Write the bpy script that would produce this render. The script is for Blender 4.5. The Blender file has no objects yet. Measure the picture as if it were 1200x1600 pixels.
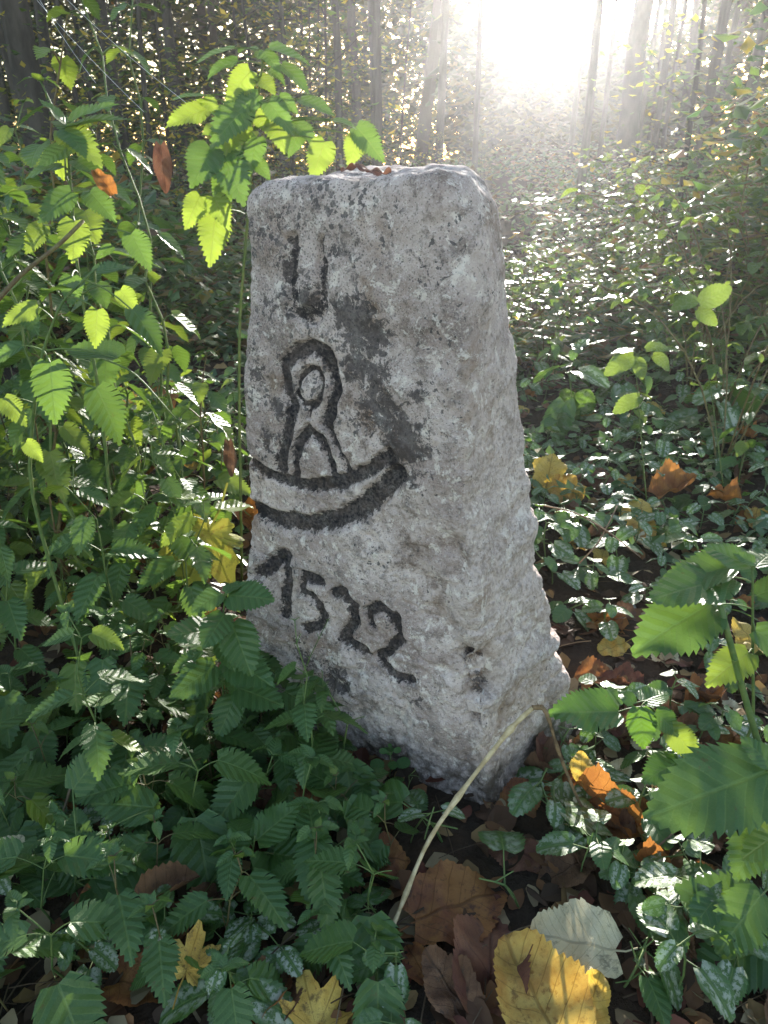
import bpy, math, random
import numpy as np
from mathutils import Vector, Matrix

# ------------------------------------------------------------------ camera
SC = bpy.context.scene
COL = SC.collection
R = math.radians
HC, PITCH, F = 0.91, R(26.2), 1156.0          # eye height, downward tilt, focal length in px of a 1200x1600 frame
CP, SP = math.cos(PITCH), math.sin(PITCH)

cam_d = bpy.data.cameras.new('camera'); cam = bpy.data.objects.new('camera', cam_d); COL.objects.link(cam)
cam.location = (0, 0, HC); cam.rotation_euler = (math.pi/2 - PITCH, 0, 0)
cam_d.sensor_fit = 'VERTICAL'; cam_d.sensor_height = 34.6; cam_d.lens = 25.0
cam_d.clip_start = 0.02; cam_d.clip_end = 500
cam_d.dof.use_dof = True; cam_d.dof.focus_distance = 0.98; cam_d.dof.aperture_fstop = 15.0
SC.camera = cam

# ------------------------------------------------------------------ sky, sun, exposure
SUN_EL, SUN_AZ = R(11.8), R(11.0)             # azimuth from +Y towards +X
wd = bpy.data.worlds.new('World'); SC.world = wd; wd.use_nodes = True
wn = wd.node_tree.nodes; wl = wd.node_tree.links
sky = wn.new('ShaderNodeTexSky'); sky.sky_type = 'NISHITA'; sky.sun_disc = False
sky.sun_elevation = SUN_EL; sky.sun_rotation = SUN_AZ
sky.air_density = 1.0; sky.dust_density = 1.0; sky.ozone_density = 0.6
bg = wn['Background']; bg.inputs['Strength'].default_value = 0.15
wl.new(sky.outputs[0], bg.inputs['Color'])
sun_d = bpy.data.lights.new('sun', 'SUN'); sun = bpy.data.objects.new('sun', sun_d); COL.objects.link(sun)
sun_d.energy = 5.0; sun_d.angle = R(0.5); sun_d.color = (1.0, 0.95, 0.87)
SUNV = Vector((math.sin(SUN_AZ)*math.cos(SUN_EL), math.cos(SUN_AZ)*math.cos(SUN_EL), math.sin(SUN_EL)))
sun.rotation_euler = SUNV.to_track_quat('Z', 'Y').to_euler(); sun.location = (4, 20, 8)
vs = SC.view_settings; vs.view_transform = 'Standard'; vs.look = 'None'; vs.gamma = 1.0; vs.exposure = 1.95
SC.render.engine = 'CYCLES'
cy = SC.cycles
cy.use_denoising = True
cy.max_bounces = 6; cy.diffuse_bounces = 3; cy.glossy_bounces = 2; cy.transmission_bounces = 4; cy.volume_bounces = 1
cy.caustics_reflective = False; cy.caustics_refractive = False; cy.sample_clamp_indirect = 6.0

# ------------------------------------------------------------------ helpers
def ray(px, py):
    a, b = px - 600.0, 800.0 - py
    return Vector((a, F*CP + b*SP, -F*SP + b*CP))
def at_z(px, py, z=0.0):
    d = ray(px, py); return Vector((0, 0, HC)) + d*((z - HC)/d.z)
def at_y(px, py, y):
    d = ray(px, py); return Vector((0, 0, HC)) + d*(y/d.y)
def pix(p):
    dy = p[1]*CP - (p[2]-HC)*SP; up = p[1]*SP + (p[2]-HC)*CP
    return 600 + F*p[0]/dy, 800 - F*up/dy

def _hash(ix, iy, iz, s):
    h = (ix*374761393 + iy*668265263 + iz*2147483647 + s*1274126177) & 0xffffffff
    h = ((h ^ (h >> 13))*1274126177) & 0xffffffff
    h = ((h ^ (h >> 16))*2246822519) & 0xffffffff
    return ((h ^ (h >> 15)) & 0xffffff)/float(0xffffff)
def vnoise(p, s=0):
    i = np.floor(p).astype(np.int64); f = p - i; u = f*f*(3 - 2*f)
    r = 0
    for dx in (0, 1):
        for dy in (0, 1):
            for dz in (0, 1):
                w = (u[:, 0] if dx else 1-u[:, 0])*(u[:, 1] if dy else 1-u[:, 1])*(u[:, 2] if dz else 1-u[:, 2])
                r = r + w*_hash(i[:, 0]+dx, i[:, 1]+dy, i[:, 2]+dz, s)
    return r*2 - 1
def fbm(p, octv=4, s=0):
    a, t, r = 1.0, 0.0, 0
    for k in range(octv):
        r = r + a*vnoise(p*(2.03**k) + 17.3*k, s+k); t += a; a *= 0.5
    return r/t

def gz(x, y):
    """ground height"""
    p = np.array([[x, y, 0.0]], float); return float(ghs(p)[0])
def ghs(p):
    n = 0.05*fbm(p*0.9, 3, 5) + 0.02*fbm(p*6.0, 3, 9)
    r = np.hypot(p[:, 0]-0.05, p[:, 1]-1.0)
    left = 0.05*np.clip((-p[:, 0]-0.1)/0.5, 0, 1)*np.clip((p[:, 1]-0.6)/0.5, 0, 1)
    rise = (0.03 + 0.035*np.clip((p[:, 0]-0.2)/1.0, 0, 1))*np.clip(p[:, 1]-1.8, 0, 8)
    return n*np.clip((r-0.1)/0.6, 0.12, 1) + left + rise

def new_mesh(name, v, f, mats=(), uv=None, smooth=True, attrs=None):
    m = bpy.data.meshes.new(name); m.from_pydata([tuple(map(float, q)) for q in v], [], f)
    for mt in mats: m.materials.append(mt)
    if smooth: m.polygons.foreach_set('use_smooth', [True]*len(m.polygons))
    if uv is not None:
        l = m.uv_layers.new(name='UVMap'); idx = np.empty(len(m.loops), np.int32); m.loops.foreach_get('vertex_index', idx)
        l.data.foreach_set('uv', np.asarray(uv, np.float32)[idx].ravel())
    for k, a in (attrs or {}).items():
        a = np.asarray(a, np.float32)
        if a.ndim == 1:
            at = m.attributes.new(k, 'FLOAT', 'POINT'); at.data.foreach_set('value', a)
        else:
            at = m.attributes.new(k, 'FLOAT_COLOR', 'POINT'); at.data.foreach_set('color', np.c_[a, np.ones(len(a))].astype(np.float32).ravel())
    m.update(); return m
def new_obj(name, mesh, parent=None, mat=None, **props):
    o = bpy.data.objects.new(name, mesh); COL.objects.link(o)
    if parent is not None: o.parent = parent
    if mat is not None: o.matrix_local = mat
    for k, v in props.items(): o[k] = v
    return o
def thing(name, loc=(0, 0, 0), rz=0.0, scale=1.0, tilt=(0, 0), **props):
    o = bpy.data.objects.new(name, None); COL.objects.link(o); o.empty_display_size = 0.05
    o.location = loc; o.rotation_euler = (tilt[0], tilt[1], rz); o.scale = (scale,)*3
    for k, v in props.items(): o[k] = v
    return o

class MB:
    """collects tubes and sheets into one mesh"""
    def __init__(s): s.v = []; s.f = []; s.uv = []; s.c = []
    def tube(s, pts, rad, n=6, cap=True, col=None):
        pts = [Vector(p) for p in pts]; rad = rad if hasattr(rad, '__len__') else [rad]*len(pts)
        b0 = len(s.v); ref = Vector((0.31, 0.95, 0.05)).normalized()
        for i, p in enumerate(pts):
            t = (pts[min(i+1, len(pts)-1)] - pts[max(i-1, 0)])
            t = t.normalized() if t.length > 1e-9 else Vector((0, 0, 1))
            r0 = ref if abs(t.dot(ref)) < 0.95 else Vector((1, 0, 0))
            a = t.cross(r0).normalized(); b = t.cross(a)
            for k in range(n):
                th = 2*math.pi*k/n
                s.v.append(p + (a*math.cos(th) + b*math.sin(th))*rad[i]); s.uv.append((k/n, i*0.1))
                s.c.append(col or (0.5, 0.5, 0.5))
        for i in range(len(pts)-1):
            for k in range(n):
                q = b0 + i*n
                s.f.append((q+k, q+(k+1) % n, q+n+(k+1) % n, q+n+k))
        if cap:
            s.f.append(tuple(b0 + k for k in range(n))[::-1]); s.f.append(tuple(b0 + (len(pts)-1)*n + k for k in range(n)))
        return s
    def add(s, v, f, uv=None, col=None):
        b = len(s.v); s.v.extend(v); s.f.extend([tuple(b+i for i in q) for q in f])
        s.uv.extend(uv if uv is not None else [(0, 0)]*len(v)); s.c.extend([col or (0.5, 0.5, 0.5)]*len(v))
    def mesh(s, name, mat, smooth=True, col=False):
        return new_mesh(name, s.v, s.f, [mat] if mat else [], s.uv, smooth, {'tint': np.array(s.c)} if col else None)

# ------------------------------------------------------------------ materials
class NT:
    def __init__(s, name):
        s.m = bpy.data.materials.new(name); s.m.use_nodes = True; s.t = s.m.node_tree; s.n = s.t.nodes; s.n.clear()
        s.out = s.n.new('ShaderNodeOutputMaterial')
    def node(s, typ, **kw):
        n = s.n.new(typ)
        for k, v in kw.items(): setattr(n, k, v)
        return n
    def put(s, sock, val):
        if hasattr(val, 'default_value') or hasattr(val, 'is_linked'): s.t.links.new(val, sock)
        else: sock.default_value = val
    def math(s, op, a, b=0.0, c=0.0, clamp=False):
        n = s.node('ShaderNodeMath', operation=op, use_clamp=clamp)
        s.put(n.inputs[0], a); s.put(n.inputs[1], b)
        if len(n.inputs) > 2: s.put(n.inputs[2], c)
        return n.outputs[0]
    def mix(s, fac, a, b, blend='MIX'):
        n = s.node('ShaderNodeMix', data_type='RGBA', blend_type=blend)
        s.put(n.inputs[0], fac)
        for k, v in ((6, a), (7, b)):
            s.put(n.inputs[k], v if not isinstance(v, tuple) else (*v, 1.0)[:4])
        return n.outputs[2]
    def noise(s, vec, scale, detail=4, rough=0.55, dist=0.0):
        n = s.node('ShaderNodeTexNoise'); s.put(n.inputs['Vector'], vec)
        n.inputs['Scale'].default_value = scale; n.inputs['Detail'].default_value = detail
        n.inputs['Roughness'].default_value = rough; n.inputs['Distortion'].default_value = dist
        return n.outputs[0]
    def voro(s, vec, scale, feature='F1', rand=1.0):
        n = s.node('ShaderNodeTexVoronoi', feature=feature); s.put(n.inputs['Vector'], vec); n.inputs['Scale'].default_value = scale
        n.inputs['Randomness'].default_value = rand
        return n.outputs['Distance']
    def step(s, v, lo, hi):
        n = s.node('ShaderNodeMapRange', interpolation_type='SMOOTHSTEP'); s.put(n.inputs[0], v)
        n.inputs[1].default_value = lo; n.inputs[2].default_value = hi; return n.outputs[0]
    def attr(s, name, vec=False):
        n = s.node('ShaderNodeAttribute', attribute_name=name); return n.outputs['Color'] if vec else n.outputs['Fac']
    def bump(s, h, strength, dist, normal=None):
        n = s.node('ShaderNodeBump'); s.put(n.inputs['Height'], h); n.inputs['Strength'].default_value = strength
        n.inputs['Distance'].default_value = dist
        if normal is not None: s.put(n.inputs['Normal'], normal)
        return n.outputs[0]
    def bsdf(s, col, rough=0.8, normal=None, spec=0.3):
        n = s.node('ShaderNodeBsdfPrincipled')
        s.put(n.inputs['Base Color'], col if not isinstance(col, tuple) else (*col, 1.0)[:4]); s.put(n.inputs['Roughness'], rough)
        n.inputs['Specular IOR Level'].default_value = spec
        if normal is not None: s.put(n.inputs['Normal'], normal)
        return n.outputs[0]
    def done(s, shader): s.t.links.new(shader, s.out.inputs['Surface']); return s.m

def mat_stone():
    t = NT('limestone'); tc = t.node('ShaderNodeTexCoord').outputs['Object']
    n1 = t.noise(tc, 7, 7, 0.68); n2 = t.noise(tc, 34, 7, 0.72); n3 = t.noise(tc, 140, 4, 0.6); n4 = t.noise(tc, 420, 3, 0.6)
    c = t.mix(t.step(n1, 0.36, 0.64), (0.34, 0.255, 0.228), (0.61, 0.49, 0.442))
    c = t.mix(t.math('MULTIPLY', t.step(n2, 0.50, 0.62), 0.75), c, (0.20, 0.155, 0.135))
    c = t.mix(t.math('MULTIPLY', t.step(n3, 0.56, 0.66), 0.6), c, (0.12, 0.098, 0.088))
    c = t.mix(t.math('MULTIPLY', t.step(n4, 0.52, 0.66), 0.45), c, (0.66, 0.585, 0.515))
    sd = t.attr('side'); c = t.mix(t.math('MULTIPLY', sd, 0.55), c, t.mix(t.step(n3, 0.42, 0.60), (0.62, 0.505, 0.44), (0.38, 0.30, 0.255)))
    # rusty / earthy patches, and brown shade painted into the pits
    nb = t.noise(tc, 9, 5, 0.6, 0.6); rust = t.attr('rust')
    c = t.mix(t.math('MULTIPLY', t.step(nb, 0.56, 0.70), 0.5), c, (0.25, 0.155, 0.09))
    c = t.mix(t.math('MULTIPLY', rust, t.step(n2, 0.38, 0.62)), c, (0.17, 0.10, 0.065))
    # white lichen crust
    wl_ = t.noise(tc, 42, 8, 0.78, 0.4)
    c = t.mix(t.math('MULTIPLY', t.step(wl_, 0.54, 0.60), 0.8), c, (0.74, 0.645, 0.575))
    # dark lichen specks, denser where the surface is weathered
    wz = t.attr('weather')
    dv = t.node('ShaderNodeVectorMath', operation='ADD'); nvv = t.node('ShaderNodeTexNoise'); t.put(nvv.inputs['Vector'], tc); nvv.inputs['Scale'].default_value = 90; nvs = t.node('ShaderNodeVectorMath', operation='SCALE'); t.put(nvs.inputs[0], nvv.outputs[1]); nvs.inputs['Scale'].default_value = 0.016; t.put(dv.inputs[0], tc); t.put(dv.inputs[1], nvs.outputs[0])
    sp = t.voro(dv.outputs[0], 105); thr = t.math('MULTIPLY_ADD', wz, 0.42, 0.10)
    nmask = t.step(t.noise(tc, 22, 3, 0.6), 0.46, 0.60)
    speck = t.math('MULTIPLY', t.math('LESS_THAN', t.math('ADD', sp, t.math('MULTIPLY', t.math('SUBTRACT', n4, 0.5), 0.5)), thr), nmask)
    c = t.mix(t.math('MULTIPLY', speck, 0.8), c, (0.055, 0.052, 0.055))
    sp2 = t.math('LESS_THAN', t.math('ADD', t.voro(tc, 260), t.math('MULTIPLY', t.math('SUBTRACT', n3, 0.5), 0.7)), t.math('MULTIPLY_ADD', wz, 0.25, 0.10))
    c = t.mix(t.math('MULTIPLY', sp2, 0.6), c, (0.075, 0.066, 0.062))
    # black crusts, and dark shade painted into the pits
    st = t.attr('stain_pit_shade'); sb = t.step(t.math('ADD', st, t.math('MULTIPLY', t.math('SUBTRACT', t.noise(tc, 75, 7, 0.78, 0.5), 0.5), 2.6)), 0.46, 0.56)
    c = t.mix(t.math('MULTIPLY', sb, t.math('MULTIPLY_ADD', n3, 0.4, 0.6, True)), c, (0.050, 0.042, 0.042))
    # paint in the cut figures
    pa = t.attr('paint'); pm = t.step(t.math('ADD', pa, t.math('ADD', t.math('MULTIPLY', t.math('SUBTRACT', t.noise(tc, 95, 8, 0.80), 0.5), 2.3), t.math('MULTIPLY', t.math('SUBTRACT', t.noise(tc, 28, 3, 0.6), 0.5), 0.5))), 0.38, 0.52)
    pc = t.mix(t.step(t.noise(tc, 45, 3), 0.45, 0.65), (0.010, 0.010, 0.013), (0.040, 0.030, 0.027))
    c = t.mix(t.math('MULTIPLY', pm, t.math('MULTIPLY_ADD', t.noise(tc, 210, 4, 0.7), 0.9, 0.42, True)), c, pc)
    so = t.attr('splash'); c = t.mix(t.math('MULTIPLY', so, t.step(n2, 0.30, 0.58)), c, (0.07, 0.050, 0.036))
    mo = t.attr('moss'); c = t.mix(t.math('MULTIPLY', mo, t.step(n2, 0.4, 0.6)), c, (0.10, 0.115, 0.05))
    h = t.math('ADD', t.math('MULTIPLY', n2, 0.8), t.math('ADD', t.math('MULTIPLY', n3, 0.5), t.math('MULTIPLY', n4, 0.25)))
    h = t.math('SUBTRACT', h, t.math('MULTIPLY', speck, 0.1))
    return t.done(t.bsdf(c, 0.9, t.bump(h, 0.9, 0.009), 0.2))

def mat_soil():
    t = NT('soil'); tc = t.node('ShaderNodeTexCoord').outputs['Object']
    n1 = t.noise(tc, 4, 6, 0.6); n2 = t.noise(tc, 60, 5, 0.7); v = t.voro(tc, 55)
    c = t.mix(n2, (0.018, 0.013, 0.010), (0.06, 0.043, 0.030)); c = t.mix(t.math('MULTIPLY', t.step(n1, 0.45, 0.65), 0.6), c, (0.085, 0.05, 0.028))
    h = t.math('ADD', n2, t.math('MULTIPLY', v, -0.6))
    return t.done(t.bsdf(c, 0.95, t.bump(h, 1.0, 0.012), 0.1))

def vein_field(t, n=7.0, slope=0.75, width=0.07, mid=0.014):
    """1 on the veins of a leaf whose UV is (along, across+0.5)"""
    uv = t.node('ShaderNodeUVMap', uv_map='UVMap').outputs[0]
    sx = t.node('ShaderNodeSeparateXYZ'); t.put(sx.inputs[0], uv); x, y = sx.outputs[0], sx.outputs[1]
    ay = t.math('ABSOLUTE', t.math('SUBTRACT', y, 0.5))
    wob = t.math('MULTIPLY', t.math('SUBTRACT', t.noise(uv, 3.0, 2, 0.5), 0.5), 0.10)
    q = t.math('MULTIPLY', t.math('ADD', wob, t.math('SUBTRACT', x, t.math('MULTIPLY', ay, slope))), n)
    fr = t.math('ABSOLUTE', t.math('SUBTRACT', t.math('FRACT', q), 0.5))     # 0.5 at the vein
    side = t.step(fr, 0.5-width, 0.5)
    m = t.step(ay, mid*1.6, mid*0.4)
    puff = t.math('MULTIPLY', t.math('SUBTRACT', 0.5, fr), 2.0)
    return uv, x, ay, side, m, t.math('MAXIMUM', side, m), fr

def mat_green(name, top, back, trans, rough=0.42, n=7, silver=False, rnd=0.5, spec=0.5, tfac=0.42, blotch=0.0, vcol=(0.16, 0.24, 0.06), bmp=0.26):
    t = NT(name); uv, x, ay, side, m, v, fr = vein_field(t, n)
    oi = t.node('ShaderNodeObjectInfo').outputs['Random']; tc = t.node('ShaderNodeTexCoord').outputs['Object']
    c = t.mix(oi, top, back); nz = t.noise(uv, 9, 4, 0.6)
    c = t.mix(t.math('MULTIPLY', nz, 0.5), c, tuple(q*0.55 for q in top))
    net = t.step(t.voro(uv, 30, 'DISTANCE_TO_EDGE'), 0.10, 0.0)
    c = t.mix(t.math('MULTIPLY', net, 0.28), c, vcol)
    c = t.mix(t.math('MULTIPLY', v, 0.62), c, vcol)
    if blotch:
        vo = t.node('ShaderNodeVectorMath', operation='ADD'); t.put(vo.inputs[0], uv); cz = t.node('ShaderNodeCombineXYZ'); t.put(cz.inputs[2], t.math('MULTIPLY', oi, 40.0)); t.put(vo.inputs[1], cz.outputs[0])
        bl = t.math('MULTIPLY', t.step(t.noise(vo.outputs[0], 4.5, 5, 0.75), 0.635, 0.68), blotch)
        c = t.mix(bl, c, (0.10, 0.055, 0.02))
    if silver:
        # silver feathering between the midrib and the margin
        a = t.step(ay, 0.03, 0.10); b = t.step(ay, 0.36, 0.20)
        vq = t.node('ShaderNodeVectorMath', operation='ADD'); t.put(vq.inputs[0], uv); cq = t.node('ShaderNodeCombineXYZ'); t.put(cq.inputs[2], t.math('MULTIPLY', oi, 60.0)); t.put(vq.inputs[1], cq.outputs[0])
        nn = t.step(t.math('ADD', t.noise(vq.outputs[0], 7, 6, 0.72), t.math('MULTIPLY', fr, -0.12)), 0.42, 0.50)
        sf = t.math('MULTIPLY', t.math('MULTIPLY', a, b), nn)
        sf = t.math('MULTIPLY', sf, t.math('MULTIPLY_ADD', oi, 1.1, -0.1, True))
        c = t.mix(sf, c, (0.46, 0.48, 0.38))
    h = t.math('ADD', t.math('MULTIPLY', fr, -1.0), t.math('MULTIPLY', m, -0.5)); h = t.math('ADD', h, t.math('MULTIPLY', t.noise(uv, 28, 3), 0.35))
    bp = t.bump(h, bmp, 0.05)
    p = t.bsdf(c, t.math('MULTIPLY_ADD', nz, 0.2, rough-0.1), bp, spec)
    tr = t.node('ShaderNodeBsdfTranslucent'); tcol = t.mix(oi, trans, tuple(q*0.62 for q in trans))
    tcol = t.mix(t.math('MAXIMUM', t.math('MULTIPLY', v, 0.75), t.math('MULTIPLY', net, 0.4)), tcol, tuple(q*0.45 for q in trans)); t.put(tr.inputs[0], tcol)
    mx = t.node('ShaderNodeMixShader'); mx.inputs[0].default_value = tfac
    t.t.links.new(p, mx.inputs[1]); t.t.links.new(tr.outputs[0], mx.inputs[2])
    return t.done(mx.outputs[0])

def mat_dead(name, c1, c2, spotc=(0.03, 0.018, 0.012), spots=0.5, n=6.5, palm=False, tfac=0.3, rough=0.6, trans=None):
    t = NT(name); uv, x, ay, side, m, v, fr = vein_field(t, n, 0.75, 0.05)
    if palm:
        sx = t.node('ShaderNodeSeparateXYZ'); t.put(sx.inputs[0], uv)
        yy = t.math('SUBTRACT', sx.outputs[1], 0.5); th = t.math('ARCTAN2', yy, t.math('ADD', sx.outputs[0], 0.0))
        fr = t.math('ABSOLUTE', t.math('SUBTRACT', t.math('FRACT', t.math('ADD', t.math('MULTIPLY', th, 1.0/R(42)), 0.0)), 0.5))
        v = t.step(fr, 0.45, 0.5)
    oi = t.node('ShaderNodeObjectInfo').outputs['Random']
    vm = t.node('ShaderNodeVectorMath', operation='ADD'); t.put(vm.inputs[0], uv)
    cb = t.node('ShaderNodeCombineXYZ'); t.put(cb.inputs[2], t.math('MULTIPLY', oi, 20.0)); t.put(vm.inputs[1], cb.outputs[0])
    n1 = t.noise(vm.outputs[0], 2.6, 5, 0.65); n2 = t.noise(vm.outputs[0], 14, 5, 0.7)
    c = t.mix(t.step(n1, 0.38, 0.62), c1, c2)
    c = t.mix(t.math('MULTIPLY', t.step(n2, 0.55, 0.66), spots), c, spotc)
    c = t.mix(t.step(t.noise(vm.outputs[0], 5.5, 5, 0.7), 0.56, 0.70), c, tuple(0.35*q+0.02 for q in c1))
    c = t.mix(t.math('MULTIPLY', v, 0.5), c, tuple(q*0.45 for q in c1))
    h = t.math('ADD', t.math('MULTIPLY', v, 0.6), t.math('MULTIPLY', n2, 0.6))
    p = t.bsdf(c, rough, t.bump(h, 0.45, 0.02), 0.3)
    tr = t.node('ShaderNodeBsdfTranslucent'); t.put(tr.inputs[0], t.mix(t.math('MULTIPLY', v, 0.5), t.mix(0.5, c, trans or c2), tuple(q*0.4 for q in c1)))
    mx = t.node('ShaderNodeMixShader'); mx.inputs[0].default_value = tfac
    t.t.links.new(p, mx.inputs[1]); t.t.links.new(tr.outputs[0], mx.inputs[2])
    return t.done(mx.outputs[0])

def mat_plain(name, c1, c2, scale=40, rough=0.7, stretch=None, bump=0.5, dist=0.004, spec=0.3):
    t = NT(name); tc = t.node('ShaderNodeTexCoord').outputs['Object']
    if stretch:
        mp = t.node('ShaderNodeMapping'); t.put(mp.inputs[0], tc); mp.inputs['Scale'].default_value = stretch; tc = mp.outputs[0]
    n = t.noise(tc, scale, 5, 0.65); c = t.mix(t.step(n, 0.35, 0.65), c1, c2)
    return t.done(t.bsdf(c, rough, t.bump(n, bump, dist), spec))

def mat_tint(name, tfac=0.4, rough=0.6, spec=0.3, gain=1.6):
    """loose leaves whose own colour is stored with the mesh"""
    t = NT(name); a = t.attr('tint', True); tc = t.node('ShaderNodeTexCoord').outputs['Object']
    c = t.mix(t.math('MULTIPLY', t.noise(tc, 35, 3), 0.5), a, (0.03, 0.02, 0.01))
    p = t.bsdf(c, rough, None, spec); tr = t.node('ShaderNodeBsdfTranslucent')
    t.put(tr.inputs[0], t.mix(1.0, a, (gain, gain, gain*0.7), 'MULTIPLY'))
    mx = t.node('ShaderNodeMixShader'); mx.inputs[0].default_value = tfac
    t.t.links.new(p, mx.inputs[1]); t.t.links.new(tr.outputs[0], mx.inputs[2])
    return t.done(mx.outputs[0])

M_STONE = mat_stone(); M_SOIL = mat_soil()

# ------------------------------------------------------------------ ground
def axis(lo, hi, flo, fhi, fine, grow=1.22):
    a = list(np.arange(flo, fhi+1e-6, fine)); s = fine; p = a[-1]
    while p < hi: s *= grow; p += s; a.append(min(p, hi))
    s = fine; p = a[0]; pre = []
    while p > lo: s *= grow; p -= s; pre.append(max(p, lo))
    return np.array(pre[::-1] + a)
def build_ground():
    xs = axis(-27, 27, -2.2, 2.4, 0.025); ys = axis(-10, 30, 0.2, 4.5, 0.025)
    X, Y = np.meshgrid(xs, ys); p = np.c_[X.ravel(), Y.ravel(), np.zeros(X.size)]
    near = np.clip(1 - np.abs(p[:, 1]-1.5)/3, 0, 1)
    z = ghs(p) + near*0.006*fbm(p*28, 3, 31)
    nx, ny = len(xs), len(ys); i = np.arange((nx)*(ny)).reshape(ny, nx)
    f = np.stack([i[:-1, :-1], i[:-1, 1:], i[1:, 1:], i[1:, :-1]], -1).reshape(-1, 4)
    m = new_mesh('ground', np.c_[p[:, :2], z], f.tolist(), [M_SOIL])
    new_obj('ground', m, kind='structure')
build_ground()

# ------------------------------------------------------------------ boundary stone
# plan of the stone at several heights: front corner, left edge, hidden back corner, right edge
ST_Z = [-0.12, 0.0, 0.06, 0.17, 0.30, 0.42, 0.50, 0.60, 0.70, 0.80, 0.90]
ST_C = [(0.172, 0.806), (0.162, 0.814), (0.155, 0.818), (0.142, 0.826), (0.126, 0.835), (0.114, 0.842), (0.102, 0.848), (0.098, 0.850), (0.098, 0.852), (0.100, 0.855), (0.10, 0.858)]
ST_L = [(-0.265, 1.06), (-0.262, 1.06), (-0.258, 1.06), (-0.249, 1.06), (-0.236, 1.06), (-0.228, 1.06), (-0.224, 1.06), (-0.217, 1.06), (-0.208, 1.06), (-0.199, 1.06), (-0.195, 1.06)]
ST_R = [(0.372, 1.00), (0.350, 1.00), (0.332, 1.00), (0.300, 1.00), (0.252, 1.00), (0.232, 1.00), (0.215, 1.00), (0.193, 1.00), (0.172, 1.00), (0.150, 1.00), (0.135, 1.00)]
ST_B = [(0.06, 1.30), (0.05, 1.29), (0.05, 1.28), (0.04, 1.27), (0.03, 1.26), (0.02, 1.25), (0.01, 1.24), (0.0, 1.23), (-0.01, 1.22), (-0.01, 1.21), (-0.01, 1.20)]
TOP = 0.885
# figures cut into the inscribed face: (stroke half-width, points), in metres along the face from its front corner and height
GLYPHS = [
    (0.0071, [(0.2644, 0.8031), (0.2666, 0.7782), (0.2674, 0.7464), (0.2593, 0.7179)]),
    (0.0082, [(0.2612, 0.7193), (0.2473, 0.7125), (0.2305, 0.7143), (0.2188, 0.7284)]),
    (0.0061, [(0.2179, 0.7269), (0.2148, 0.7587), (0.2158, 0.7779)]),
    (0.0030, [(0.2158, 0.7779), (0.2162, 0.7931), (0.2155, 0.8103)]),
    (0.0105, [(0.3064, 0.4831), (0.2934, 0.5207), (0.2838, 0.5516), (0.2753, 0.584), (0.2849, 0.6072), (0.2856, 0.6368), (0.2673, 0.6604), (0.2401, 0.6725), (0.2156, 0.6672), (0.2021, 0.6462), (0.1981, 0.621), (0.2068, 0.5931), (0.2164, 0.5688)]),
    (0.0065, [(0.2162, 0.5716), (0.2047, 0.5443), (0.1922, 0.5273), (0.1804, 0.4995)]),
    (0.0048, [(0.2202, 0.6193), (0.2235, 0.6072), (0.2304, 0.5967), (0.2398, 0.5899), (0.2497, 0.5882), (0.2582, 0.5921), (0.2633, 0.6007), (0.2642, 0.6123), (0.2606, 0.6245), (0.2534, 0.6348), (0.244, 0.6413), (0.2343, 0.6426), (0.2262, 0.6388), (0.2212, 0.6305), (0.2202, 0.6193)]),
    (0.0038, [(0.2461, 0.5863), (0.2476, 0.5723)]),
    (0.0077, [(0.2484, 0.5544), (0.2685, 0.5258), (0.2857, 0.4675)]),
    (0.0072, [(0.2484, 0.5544), (0.2286, 0.5433), (0.2174, 0.5219), (0.2061, 0.4888)]),
    (0.0101, [(0.3772, 0.481), (0.3546, 0.4714), (0.3186, 0.464), (0.259, 0.4656), (0.201, 0.4842), (0.1567, 0.5087), (0.1124, 0.5441)]),
    (0.0141, [(0.3956, 0.3983), (0.3661, 0.3937), (0.3278, 0.3939), (0.2654, 0.4051), (0.2055, 0.4292), (0.1597, 0.46), (0.1268, 0.4921), (0.0996, 0.5206)]),
    (0.0122, [(0.3887, 0.2873), (0.3508, 0.3188), (0.3333, 0.3332)]),
    (0.0096, [(0.3333, 0.3332), (0.3372, 0.2832), (0.3504, 0.2231)]),
    (0.0092, [(0.2671, 0.3079), (0.298, 0.3096), (0.308, 0.2785), (0.2791, 0.2763), (0.2678, 0.253), (0.2821, 0.224), (0.3092, 0.213)]),
    (0.0090, [(0.2403, 0.296), (0.2202, 0.3071), (0.2028, 0.2904), (0.2049, 0.2622), (0.2346, 0.2232), (0.1905, 0.2158)]),
    (0.0090, [(0.1717, 0.2705), (0.1751, 0.2886), (0.1525, 0.3074), (0.1288, 0.2958), (0.1225, 0.2646), (0.1452, 0.2355), (0.1684, 0.2113), (0.1416, 0.1933), (0.1108, 0.1963)]),
]
STAINS = [(0.1629, 0.7128, 0.039, 1), (0.1354, 0.6962, 0.033, 0.9), (0.162, 0.6562, 0.028, 0.8), (0.2686, 0.7623, 0.021, 0.9), (0.2409, 0.7327, 0.026, 0.8), (0.0863, 0.5714, 0.055, 0.85), (0.1259, 0.6071, 0.051, 0.8), (0.1283, 0.6528, 0.033, 0.7), (0.0733, 0.6327, 0.031, 0.55), (0.2978, 0.5774, 0.021, 0.8), (0.3225, 0.5247, 0.025, 0.7), (0.2939, 0.6507, 0.016, 0.6), (0.3329, 0.6182, 0.036, 0.5), (0.0761, 0.5295, 0.029, 0.6), (0.3069, 0.7181, 0.028, 0.5), (0.2545, 0.1411, 0.040, 0.7), (0.3187, 0.154, 0.056, 0.5), (0.3787, 0.3971, 0.020, 0.8), (0.1255, 0.7052, 0.037, 0.5), (0.1086, 0.165, 0.023, 0.5), (0.0693, 0.7778, 0.034, 0.35), (0.0197, 0.8022, 0.032, 0.3), (0.2804, 0.8311, 0.026, 0.4), (0.156, 0.8078, 0.037, 0.3)]
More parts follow.
